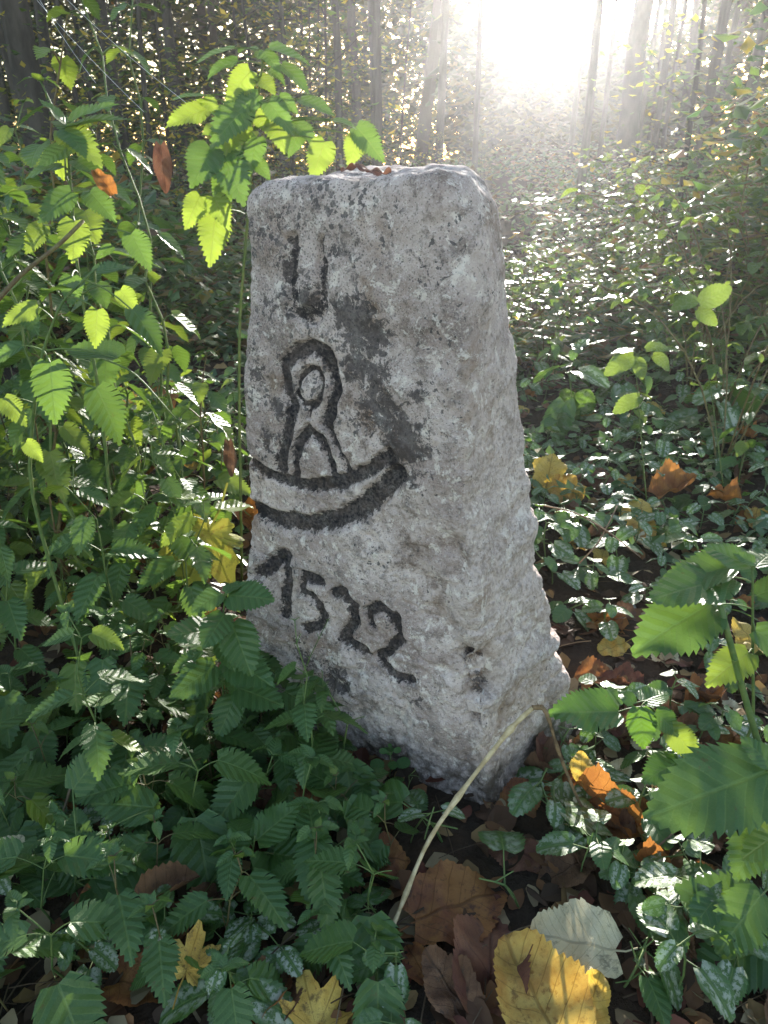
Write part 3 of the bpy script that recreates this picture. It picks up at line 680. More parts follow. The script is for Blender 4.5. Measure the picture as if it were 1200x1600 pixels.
PN_SHORT = [nettle_pattern(300+k, rs.uniform(0.11, 0.19), rs.choice((3, 4)), rs.uniform(0.055, 0.075), bare=0.0) for k in range(6)]
PN_MID = [nettle_pattern(320+k, rs.uniform(0.28, 0.42), rs.choice((7, 8)), rs.uniform(0.05, 0.062)) for k in range(6)]
PN_TALL = [nettle_pattern(340+k, rs.uniform(0.80, 1.0), rs.choice((15, 17)), rs.uniform(0.05, 0.064), bare=0.25) for k in range(5)]
PN_FAR = [nettle_pattern(360+k, rs.uniform(0.30, 0.55), 6, rs.uniform(0.065, 0.08), True, 0.2) for k in range(5)]
PA = [arch_pattern(400+k, rs.uniform(0.035, 0.09), rs.uniform(0.036, 0.05), rs.choice((2, 3, 3))) for k in range(8)]
PB = [bramble_pattern(430+k, rs.uniform(0.55, 0.9), 5, 0.058, 10) for k in range(4)]

def scatter(zone, pats, meshes, n, x0, x1, y0, y1, kind, name, category, group, mind=0.07, sc=(0.85, 1.15), ok=None, seed=1, pale=0.1, alt=None, tries=4000, tilt=0.1):
    rng = random.Random(seed); put = []
    for _ in range(tries):
        if len(put) >= n: break
        x, y = rng.uniform(x0, x1), rng.uniform(y0, y1)
        if in_stone(x, y, 0.06) or any((x-a)**2+(y-b)**2 < mind*mind for a, b in put): continue
        if ok and not ok(x, y): continue
        px, py = pix((x, y, 0.05))
        if px < -130 or px > 1330 or py > 1750: continue
        o = plant(name, rng.choice(pats), meshes, (x, y, gz(x, y)-0.004), rng.uniform(0, 6.28), rng.uniform(*sc), kind, zone, category, group, pale, alt, tilt=(rng.uniform(-tilt, tilt), rng.uniform(-tilt, tilt)))
        if o: put.append((x, y))
    return put
NG = 'stinging nettles around the stone'; AG = 'silver-leaved archangel plants on the forest floor'; BG_ = 'bramble bushes at the edge of the wood'
# nettles in the stone's shadow, before its inscribed face
scatter('shade', PN_SHORT, NET, 44, -0.62, 0.02, 0.50, 1.00, 'nettle', 'stinging_nettle', 'nettle', NG, 0.066, sc=(0.65, 1.25), ok=lambda x, y: y < 1.02 - 0.57*(x+0.26), seed=11, pale=0.03, alt=NET_PALE)
scatter('face', PN_MID + PN_SHORT, NET, 14, -0.36, 0.05, 0.80, 1.06, 'nettle', 'stinging_nettle', 'nettle', NG, 0.055, ok=lambda x, y: 0.88 - 0.57*(x+0.26) < y < 1.05 - 0.57*(x+0.26), seed=16, sc=(0.6, 0.85))
scatter('edge', PN_SHORT + PN_MID[:3], NET, 46, -1.05, -0.36, 0.72, 1.40, 'nettle', 'stinging_nettle', 'nettle', NG, 0.085, seed=12, pale=0.2, alt=NET_PALE, sc=(0.55, 1.15))
scatter('middle', PN_MID + PN_SHORT[:3], NET, 42, -1.4, -0.34, 1.30, 2.1, 'nettle', 'stinging_nettle', 'nettle', NG, 0.10, seed=13, pale=0.2, alt=NET_PALE, sc=(0.55, 0.95))
scatter('bushy', PN_MID, NET, 26, -1.2, -0.36, 1.12, 1.9, 'nettle', 'stinging_nettle', 'nettle', NG, 0.11, seed=17, pale=0.2, alt=NET_PALE, sc=(0.95, 1.35))
scatter('tall', PN_TALL, NET, 20, -1.25, -0.48, 1.15, 1.8, 'nettle', 'stinging_nettle', 'nettle', NG, 0.12, seed=14, pale=0.2, alt=NET_PALE, sc=(1.0, 1.18))
scatter('far', PN_FAR, NET_LOW, 58, -3.0, 1.2, 2.0, 4.4, 'nettle', 'stinging_nettle', 'nettle', NG, 0.22, seed=15, sc=(0.4, 0.75), pale=0.1, alt=NET_PALE)
# archangel carpet to the right of the stone, and a few plants among the nettles
scatter('carpet', PA, ARCH, 100, 0.34, 1.55, 1.02, 2.3, 'archangel', 'yellow_archangel', 'archangel', AG, 0.075, seed=21, sc=(0.85, 1.3), ok=lambda x, y: not (x < 0.62 and y < 1.22))
scatter('bank', PA + PN_SHORT, ARCH, 60, 0.35, 2.6, 2.3, 4.0, 'archangel', 'yellow_archangel', 'archangel', AG, 0.14, seed=22, sc=(1.1, 1.7))
scatter('foot', PA, ARCH, 16, -0.50, 0.05, 0.52, 0.92, 'archangel', 'yellow_archangel', 'archangel', AG, 0.09, seed=23, sc=(0.8, 1.05), ok=lambda x, y: y < 0.98 - 0.57*(x+0.26))
scatter('front', PA, ARCH, 36, 0.24, 0.62, 0.50, 1.0, 'archangel', 'yellow_archangel', 'archangel', AG, 0.06, seed=24, sc=(0.8, 1.2))
scatter('screen', PB, BRAM, 15, 0.15, 1.5, 2.5, 4.8, 'bramble', 'bramble_bush', 'bramble', BG_, 0.24, seed=26, sc=(0.38, 0.6), tilt=0.05)
scatter('thicket', PB, BRAM, 24, 0.9, 3.6, 2.0, 5.4, 'bramble', 'bramble_bush', 'bramble', BG_, 0.32, seed=25, sc=(0.75, 1.15), tilt=0.05, ok=lambda x, y: x > 0.35+0.27*y)

# ------------------------------------------------------------------ plants placed one by one
def hero_plant(name, label, category, stem, leaves, stem_r=0.0028, group=None, meshes=None, stem_mat=None, seed=0, root=None):
    """stem: [(column, row, distance)], leaves: [(base, tip, distance of base, of tip, facing, look)] with facing 0 = turned up, 1 = turned to the viewer"""
    rng = random.Random(seed); P = [at_y(*q) for q in stem]
    if root is not None: P = [Vector((root[0], root[1], gz(*root)-0.02))] + P
    o = thing(name, P[0]); o['label'] = label; o['category'] = category
    if group: o['group'] = group
    org = P[0]; mb = MB(); fine = []
    for i in range(len(P)-1):
        for k in range(6): fine.append(P[i].lerp(P[i+1], k/6))
    fine.append(P[-1])
    # soften the polyline
    for _ in range(3):
        fine = [fine[0]] + [(fine[i-1]+fine[i]*2+fine[i+1])/4 for i in range(1, len(fine)-1)] + [fine[-1]]
    n = len(fine); mb.tube([p-org for p in fine], [stem_r*(1-0.5*i/(n-1)) for i in range(n)], 6)
    lv = []
    for (b, t, yb, yt, face, look) in leaves:
        B, T = at_y(b[0], b[1], yb), at_y(t[0], t[1], yt)
        d = T-B; ln = d.length
        toc = (Vector((0, 0, HC))-B).normalized(); up = Vector((rng.uniform(-.15, .15), rng.uniform(-.15, .15), 1))*(1-face) + toc*face
        lv.append((leaf_matrix(B-org, d, up, ln*1.03), look))
        s = min(fine, key=lambda q: (q-B).length + 0.6*max(0, q.z-B.z))
        if (s-B).length > 0.004:
            mid = s.lerp(B, 0.5) + Vector((0, 0, 0.15*(s-B).length))
            mb.tube([p-org for p in bez(s, mid, B, 4)], [stem_r*0.42]*3 + [stem_r*0.36]*2, 5, False)
    new_obj('stem', mb.mesh('stem', stem_mat or M_STEM), o)
    table = {'g': NET, 'p': NET_PALE, 's': NET_SPOT, 'b': BRAM, 'a': ARCH}
    if 4 <= seed <= 9: table.update(g=NET_BROAD, s=NET_BROAD, p=NET_BROAD_PALE)
    for k, (mt, look) in enumerate(lv):
        ms = meshes or table[look]; new_obj('leaf', ms[(k*3+seed) % len(ms)], o, mt)
    return o

# the nettle rising behind the stone's left shoulder
Y = 1.36
hero_plant('stinging_nettle', 'tall sunlit nettle rising above the left shoulder of the stone', 'nettle',
  [(372, 520, Y), (388, 330, Y), (398, 200, Y), (412, 82, Y)], [
  ((366, 76), (303, 91), Y, Y-.02, .25, 'g'), ((421, 76), (484, 94), Y, Y, .25, 'g'), ((398, 78), (372, 66), Y, Y+.03, .2, 'g'), ((412, 80), (436, 108), Y-.01, Y-.04, .5, 'g'),
  ((391, 111), (355, 157), Y-.01, Y-.04, .9, 'p'), ((440, 101), (484, 138), Y, Y-.02, .3, 'g'), ((372, 96), (322, 106), Y-.02, Y-.05, .2, 'g'), ((408, 92), (404, 72), Y, Y+.02, .3, 'g'),
  ((318, 150), (266, 150), Y-.04, Y-.06, .25, 'g'), ((326, 171), (258, 191), Y-.03, Y-.06, .4, 'p'), ((318, 154), (341, 174), Y-.04, Y-.06, .6, 'p'), ((404, 148), (362, 178), Y-.02, Y-.05, .6, 'g'),
  ((436, 150), (464, 172), Y-.01, Y-.03, .5, 'g'), ((470, 156), (522, 172), Y, Y-.02, .25, 'g'), ((420, 160), (452, 196), Y-.02, Y-.06, .7, 'g'), ((384, 168), (330, 214), Y-.03, Y-.09, .5, 'g'),
  ((380, 190), (352, 232), Y-.03, Y-.08, .6, 'p'), ((430, 185), (444, 232), Y-.02, Y-.06, .8, 'p'), ((455, 190), (498, 214), Y-.01, Y-.04, .4, 'g'), ((508, 221), (488, 278), Y-.05, Y-.09, .95, 'p'),
  ((557, 198), (598, 247), Y-.02, Y-.05, .8, 'g'), ((560, 212), (546, 256), Y-.02, Y-.05, .9, 'p'), ((402, 215), (390, 262), Y-.03, Y-.07, .7, 'g'), ((372, 226), (320, 250), Y-.04, Y-.09, .4, 'g'),
  ((348, 240), (380, 312), Y-.06, Y-.12, .7, 'g'), ((330, 232), (300, 286), Y-.06, Y-.12, .7, 'g'), ((350, 262), (336, 300), Y-.06, Y-.09, .8, 'g'), ((376, 280), (340, 316), Y-.03, Y-.08, .5, 'g'),
  ((313, 306), (291, 352), Y-.08, Y-.12, .85, 'p'), ((334, 308), (356, 352), Y-.08, Y-.12, .85, 'p'), ((337, 334), (329, 404), Y-.08, Y-.13, .95, 'p'), ((398, 250), (420, 276), Y-.03, Y-.05, .7, 'g'), ((402, 120), (428, 140), Y, Y-.03, .5, 'p'), ((392, 140), (372, 160), Y, Y-.03, .5, 'g'), ((400, 175), (418, 205), Y-.01, Y-.04, .7, 'p'), ((396, 205), (372, 214), Y-.01, Y-.05, .4, 'p'), ((470, 205), (452, 240), Y-.02, Y-.05, .8, 'g'), ((344, 200), (318, 205), Y-.05, Y-.08, .4, 'p'), ((420, 110), (444, 122), Y, Y-.02, .3, 'g'), ((520, 188), (556, 192), Y-.02, Y-.04, .3, 'g')],
  0.0034, NG, seed=1, root=(-0.32, 1.42))
# its neighbour further left, with hanging leaves
Y = 1.22
hero_plant('stinging_nettle', 'tall nettle with drooping leaves and bowed top near the left edge', 'nettle',
  [(160, 640, Y), (120, 420, Y), (108, 260, Y), (104, 180, Y)], [
  ((104, 196), (66, 150), Y, Y, .2, 'g'), ((112, 190), (176, 150), Y, Y+.02, .2, 'g'), ((108, 200), (196, 172), Y, Y, .2, 'g'), ((100, 205), (150, 240), Y-.02, Y-.06, .6, 'p'), ((104, 205), (130, 232), Y-.02, Y-.06, .5, 'g'),
  ((106, 230), (60, 255), Y, Y-.04, .4, 'g'), ((120, 250), (158, 272), Y-.02, Y-.05, .4, 'g'), ((96, 260), (36, 262), Y-.02, Y-.05, .3, 'g'), ((112, 300), (60, 342), Y-.04, Y-.08, .6, 'g'), ((140, 300), (176, 336), Y-.04, Y-.08, .6, 'g'),
  ((116, 345), (114, 404), Y-.06, Y-.10, .95, 'p'), ((68, 352), (40, 392), Y-.05, Y-.08, .7, 'p'), ((205, 365), (232, 415), Y-.06, Y-.09, .8, 'g'), ((175, 385), (150, 402), Y-.05, Y-.07, .5, 'g'), ((112, 432), (110, 476), Y-.08, Y-.11, .8, 'g'), ((188, 452), (212, 484), Y-.08, Y-.10, .9, 'p')],
  0.0034, NG, seed=2, root=(-0.54, 1.26))
Y = 0.98
hero_plant('stinging_nettle', 'nettle with large hanging dark and yellow leaves beside a slanting brown stem', 'nettle',
  [(40, 760, Y), (62, 560, Y), (96, 470, Y), (150, 420, Y)], [
  ((152, 484), (149, 542), Y-.02, Y-.04, .95, 'p'), ((206, 484), (258, 545), Y-.02, Y-.04, .15, 'g'), ((78, 566), (86, 660), Y-.03, Y-.06, .85, 'g'), ((182, 560), (102, 538), Y, Y+.03, .2, 'g'),
  ((6, 622), (38, 662), Y-.02, Y-.04, .9, 'p'), ((60, 480), (2, 505), Y, Y-.03, .4, 'p'), ((34, 540), (-20, 566), Y, Y-.02, .3, 'g'), ((150, 425), (205, 410), Y, Y+.03, .2, 'g'), ((120, 452), (60, 440), Y, Y+.04, .2, 'g'), ((150, 606), (192, 690), Y-.03, Y-.05, .4, 'g'), ((40, 690), (66, 720), Y-.03, Y-.04, .9, 'p')],
  0.0030, NG, seed=3, root=(-0.50, 1.0))
# shaded nettles in front
hero_plant('stinging_nettle', 'shaded nettle whose pointed leaf overlaps the stone beside the figure one', 'nettle',
  [(352, 1150, .93), (345, 1000, .93), (352, 930, .93)], [
  ((358, 930), (425, 935), .93, .90, .4, 'g'), ((345, 928), (300, 950), .93, .90, .4, 'g'), ((350, 960), (318, 1010), .92, .86, .6, 'g'), ((362, 975), (392, 1048), .92, .86, .7, 'g'), ((340, 985), (262, 990), .92, .88, .3, 'g'), ((356, 1030), (420, 1062), .91, .86, .5, 'g'), ((336, 1040), (268, 1088), .91, .85, .6, 'g'), ((352, 925), (378, 905), .93, .95, .2, 'g'), ((372, 1075), (440, 1100), .90, .86, .5, 'g'), ((366, 1090), (340, 1150), .90, .85, .7, 'g')],
  0.0024, NG, seed=4)
hero_plant('stinging_nettle', 'dark nettle with a broad leaf pair beside the brown curled leaf in the shade', 'nettle',
  [(395, 1440, .70), (392, 1360, .70), (398, 1305, .70)], [
  ((366, 1346), (270, 1408), .71, .66, .55, 'g'), ((402, 1312), (468, 1254), .70, .74, .4, 'g'), ((392, 1318), (340, 1266), .70, .74, .4, 'g'), ((428, 1334), (516, 1348), .70, .67, .45, 'g'), ((410, 1350), (450, 1420), .69, .64, .7, 'g'), ((398, 1390), (428, 1468), .68, .63, .7, 's'), ((520, 1362), (486, 1436), .68, .63, .7, 'g'), ((505, 1350), (566, 1378), .69, .66, .4, 'g')],
  0.0024, NG, seed=5)
hero_plant('stinging_nettle', 'large-leaved nettle in the stone shadow next to the tan leaf', 'nettle',
  [(118, 1480, .66), (116, 1400, .66), (122, 1330, .66)], [
  ((150, 1372), (226, 1300), .66, .70, .45, 'g'), ((104, 1412), (38, 1495), .65, .60, .7, 'g'), ((128, 1414), (116, 1520), .64, .58, .8, 'g'), ((240, 1262), (145, 1252), .72, .72, .5, 's'), ((114, 1234), (162, 1166), .72, .75, .5, 's'), ((108, 1380), (30, 1362), .66, .66, .4, 'g'), ((140, 1390), (190, 1432), .65, .61, .6, 'g'), ((118, 1330), (60, 1284), .68, .71, .35, 'g'), ((124, 1326), (118, 1262), .68, .72, .3, 'g'), ((150, 1360), (270, 1340), .67, .67, .35, 'g')],
  0.0026, NG, seed=6)
# the sunlit nettles at the right-hand side
hero_plant('stinging_nettle', 'sunlit nettle beside a cut green stem on the right of the stone', 'nettle',
  [(1178, 1160, .74), (1176, 1010, .74), (1176, 890, .74)], [
  ((1112, 945), (996, 1004), .74, .70, .4, 's'), ((1142, 902), (1014, 932), .74, .73, .05, 'g'), ((1142, 886), (1026, 906), .75, .76, .15, 'g'), ((1172, 884), (1100, 850), .74, .77, .2, 'g'), ((1180, 886), (1212, 850), .74, .78, .2, 'g'), ((1182, 930), (1250, 905), .74, .74, .3, 'g'), ((1180, 985), (1250, 1030), .73, .70, .5, 'g'), ((1170, 1020), (1110, 1060), .72, .69, .5, 'p'), ((1178, 880), (1150, 862), .74, .75, .4, 'g')],
  0.0026, NG, seed=7, root=(0.395, 0.77))
hero_plant('stinging_nettle', 'nettle at the foot of the stone reaching one leaf over the bent stalk', 'nettle',
  [(1075, 1260, .80), (1050, 1150, .80), (1010, 1095, .80)], [
  ((966, 1112), (862, 1108), .80, .80, .4, 'g'), ((1004, 1096), (1044, 1076), .80, .82, .2, 'g'), ((1000, 1106), (1006, 1170), .79, .76, .7, 'g'), ((1024, 1112), (1062, 1146), .79, .77, .6, 'g'), ((1046, 1136), (1094, 1186), .78, .75, .9, 'p'), ((990, 1100), (968, 1076), .80, .82, .3, 'g'), ((1040, 1170), (1090, 1150), .79, .81, .2, 'g'), ((1060, 1190), (1010, 1215), .78, .75, .5, 'g')],
  0.0022, NG, seed=8)
hero_plant('stinging_nettle', 'bright nettle with a broad brown-tipped leaf at the lower right edge', 'nettle',
  [(1240, 1600, .60), (1225, 1400, .61), (1205, 1195, .63)], [
  ((1198, 1206), (1012, 1272), .63, .61, .5, 's'), ((1196, 1286), (1148, 1374), .61, .58, .8, 'g'), ((1232, 1290), (1165, 1338), .60, .58, .95, 'p'), ((1200, 1440), (1064, 1384), .58, .61, .5, 'g'), ((1204, 1480), (1080, 1520), .57, .55, .6, 'g'), ((1190, 1400), (1120, 1490), .58, .55, .8, 'g'), ((1150, 1580), (1016, 1606), .56, .54, .3, 'g'), ((1210, 1540), (1120, 1600), .55, .53, .7, 'p'), ((1205, 1195), (1160, 1150), .63, .66, .3, 'g'), ((1215, 1250), (1290, 1230), .62, .62, .3, 'g')],
  0.0030, NG, seed=9)
# bramble sprays lit through at the right
Y = 1.75
hero_plant('bramble_bush', 'bramble sprig with three bright see-through leaves right of the stone', 'bramble',
  [(1130, 760, Y), (1110, 600, Y), (1088, 482, Y)], [((1094, 474), (1144, 446), Y, Y, .8, 'b'), ((1088, 470), (1052, 476), Y, Y, .6, 'b'), ((1090, 484), (1120, 506), Y, Y-.03, .8, 'b')], 0.0016, BG_, seed=10)
Y = 1.65
hero_plant('bramble_bush', 'low bramble sprig with pale shining leaves behind the yellow curled leaf', 'bramble',
  [(1010, 780, Y), (1000, 660, Y), (992, 556, Y)], [((990, 556), (948, 580), Y, Y-.03, .6, 'b'), ((996, 560), (1004, 590), Y, Y-.03, .9, 'b'), ((1010, 546), (1046, 536), Y, Y, .4, 'b'), ((990, 548), (955, 545), Y, Y+.03, .1, 'b'), ((1020, 556), (1050, 572), Y, Y-.02, .5, 'b'), ((1000, 620), (960, 640), Y, Y-.02, .5, 'b')], 0.0016, BG_, seed=11)
# archangel plants one can pick out
def arch_at(px, py, rz, sc, pat, label, dz=0.0):
    p = at_z(px, py, 0.05); g = gz(p.x, p.y)
    o = plant('yellow_archangel', PA_BIG[pat], ARCH, (p.x, p.y, g-0.004+dz), rz, sc, 'x', 'x', 'archangel', AG)
    if o: o['label'] = label; POOL.pop()
PA_BIG = [arch_pattern(470+k, 0.05, 0.062, 2) for k in range(4)]
for a in [
 (706, 1285, 0.3, 1.5, 0, 'silver-marked archangel rosette right at the foot of the stone'),
 (872, 1275, 1.2, 1.3, 1, 'archangel rosette under the broken end of the bent stalk'),
 (826, 1395, 2.2, 1.25, 2, 'archangel with silver feathered leaves above the cream leaf'),
 (600, 1570, 0.8, 0.8, 3, 'archangel rosette beside the lower end of the bent stalk'),
 (980, 1470, 2.9, 0.9, 0, 'dark archangel rosette right of the cream leaf'),
 (985, 1395, 0.4, 0.8, 1, 'small archangel rosette between the cream leaf and the brown-tipped nettle'),
 (945, 1540, 1.7, 0.85, 2, 'archangel rosette at the lower edge beside the pale yellow leaf'),
 (880, 825, 0.9, 1.15, 3, 'lone archangel rosette beside the lower right edge of the stone'),
 (290, 1440, 1.9, 1.0, 1, 'archangel rosette above the yellow maple leaf in the shade'),
 (380, 1470, 0.2, 0.8, 0, 'archangel rosette just right of the shaded yellow maple leaf'),
 (330, 1590, 0.5, 0.95, 2, 'archangel rosette below the shaded yellow maple leaf'),
 (340, 1270, 2.0, 0.9, 3, 'variegated archangel in deep shade above the broad nettle leaf'),
 (490, 1300, 1.0, 0.8, 0, 'archangel with white streaks below the rust-coloured leaf'),
 (475, 1470, 2.6, 0.8, 1, 'archangel in the shade left of the bent stalk'),
]: arch_at(*a)
# seedling at the stone's foot
def seedling():
    p = at_z(608, 1215, 0.0); o = thing('seedling', (p.x, p.y, gz(p.x, p.y))); o['label'] = 'small round-leaved seedling at the foot of the inscribed face'; o['category'] = 'seedling'
    mb = MB(); mb.tube([(0, 0, -.01), (0.003, 0, .025), (0.001, -.002, .055)], [0.0012, .001, .0008], 5)
    for k, (z, a, L) in enumerate(((.02, 0.2, .022), (.024, 3.3, .022), (.036, 1.7, .018), (.038, 4.9, .018), (.05, 0.3, .012), (.052, 3.2, .012), (.057, 1.7, .008))):
        d = Vector((math.cos(a), math.sin(a), .25)); b = Vector((0.002, 0, z)); q = b+d*L*.5; mb.tube([b, q], .0005, 4, False)
        new_obj('leaf', SEED[k % 2], o, leaf_matrix(q, d, (0, -.5, 1), L))
    new_obj('stem', mb.mesh('stem', M_STEM), o)
seedling()
# bent dry stalk leaning before the stone
def stalk():
    A = [at_y(584, 1524, .553), at_y(625, 1420, .618), at_y(668, 1310, .695), at_y(745, 1205, .76), at_y(800, 1135, .795), at_y(832, 1106, .808)]
    B = [at_y(832, 1106, .808), at_y(848, 1104, .81), at_y(857, 1120, .80), at_y(872, 1175, .79), at_y(905, 1255, .78), at_y(930, 1300, .775)]
    B[-1].z = gz(B[-1].x, B[-1].y)-.005; A[0].z = max(A[0].z, gz(A[0].x, A[0].y)-.004)
    o = thing('dry_stalk', A[0]); o['label'] = 'bent straw-coloured dry stalk leaning in front of the stone'; o['category'] = 'stalk'; g = A[0]
    def smooth(P):
        f = []
        for i in range(len(P)-1):
            for k in range(5): f.append(P[i].lerp(P[i+1], k/5))
        f.append(P[-1])
        for _ in range(4): f = [f[0]] + [(f[i-1]+f[i]*2+f[i+1])/4 for i in range(1, len(f)-1)] + [f[-1]]
        return f
    a = smooth(A); rg = random.Random(3); mb = MB(); mb.tube([p-g for p in a], [0.0034*(0.75+0.35*i/len(a))*rg.uniform(.88, 1.12)*(1.6 if i in (6, 13, 20) else 1) for i in range(len(a))], 8)
    new_obj('upper_stalk', mb.mesh('upper_stalk', M_STALK), o)
    b = smooth(B); mb = MB(); mb.tube([p-g for p in b], [0.0033*rg.uniform(.75, 1.3)*(1-.4*i/len(b)) for i in range(len(b))], 8); [mb.tube([b[3]-g, b[3]-g+Vector((rg.uniform(-.006, .006), rg.uniform(-.006, .0), rg.uniform(-.004, .012)))], [.0008, .0002], 4) for _ in range(7)]; new_obj('broken_end', mb.mesh('broken_end', M_STALK_DARK), o)
stalk()
# cut green stem and slanting brown stem
def rod(name, pts, r, mat, label, cat):
    P = [at_y(*q) for q in pts]; g = P[0]; f = []
    for i in range(len(P)-1):
        for k in range(4): f.append(P[i].lerp(P[i+1], k/4)-g)
    f.append(P[-1]-g)
    for _ in range(2): f = [f[0]] + [(f[i-1]+f[i]*2+f[i+1])/4 for i in range(1, len(f)-1)] + [f[-1]]
    m = MB(); m.tube(f, [r*(1.1-.3*i/len(f)) for i in range(len(f))], 8)
    o = new_obj(name, m.mesh(name, mat)); o.location = g; o['label'] = label; o['category'] = cat; return o
rod('cut_stem', [(1215, 1260, .70), (1172, 1120, .71), (1125, 945, .72)], .0042, M_STEM, 'thick cut green stem standing among the nettles on the right', 'stem')
rod('plant_stem', [(-30, 500, 1.0), (30, 430, 1.04), (90, 385, 1.08), (130, 345, 1.12)], .0032, M_STEM_RED, 'slanting brownish stem crossing the nettles at the left edge', 'stem')
for pts, lb in (([(505, 500, 1.45), (420, 498, 1.42), (320, 512, 1.4), (250, 500, 1.38)], None), ([(160, 560, 1.25), (210, 580, 1.22), (275, 655, 1.2)], 'thin green stem slanting down to the orange leaves left of the stone')):
    if lb: rod('plant_stem', pts, .0016, M_STEM, lb, 'stem')
rod('twig', [(520, 1470, .63), (600, 1478, .62), (690, 1492, .61)], .0012, M_TWIG, 'thin pale twig lying across the shade beneath the bent stalk', 'twig')
rod('twig', [(905, 880, 1.2), (935, 850, 1.2), (965, 790, 1.24)], .0015, M_TWIG, 'pale thin twig leaning above the dark soil right of the stone', 'twig')
rod('twig', [(850, 790, 1.32), (900, 800, 1.26), (950, 830, 1.2), (1000, 870, 1.12)], .0014, M_TWIG, 'long thin twig curving down behind the lone archangel rosette', 'twig')
rod('twig', [(990, 1350, .70), (1045, 1310, .72), (1080, 1270, .73)], .0016, M_TWIG, 'short brown twig under the broad brown-tipped nettle leaf', 'twig')
rod('twig', [(120, 1190, .80), (105, 1250, .76), (90, 1290, .74)], .002, M_TWIG, 'dark twig standing among the shaded nettles', 'twig')

# ------------------------------------------------------------------ fallen leaves
FL = 'fallen leaves on the ground'
def fallen(key, px, py, lpx, head, label, lift=0.012, tilt=0.15, roll=0.0, var=0, name='fallen_leaf', group=None, ground=True, w=1.0, world=None):
    """head: direction of the leaf tip in the picture, degrees anticlockwise from right; px,py: middle of the blade"""
    if world is not None: c = Vector(world)
    else:
        c = at_z(px, py, lift); c = at_z(px, py, gz(c.x, c.y)+lift)
    dep = c.y*CP - (c.z-HC)*SP; L = lpx/F*dep if world is None else lpx
    h = R(head); d = Vector((math.cos(h), math.sin(h)*1.0, 0)).normalized()
    toc = (Vector((0, 0, HC))-c); toc.z = 0; toc.normalize()
    up = Vector((0, 0, 1)) + toc*tilt + Vector((roll, 0, 0)); d.z = -(d.x*up.x + d.y*up.y)
    d.normalize(); o = new_obj(name, DEAD[key][var % len(DEAD[key])], None)
    o.matrix_world = leaf_matrix(c - d*L*(0.5 if 'maple' not in key else 0.12), d, up, L if 'maple' not in key else L*0.9, w)
    o['label'] = label; o['category'] = 'leaf'; o['group'] = group or FL; return o
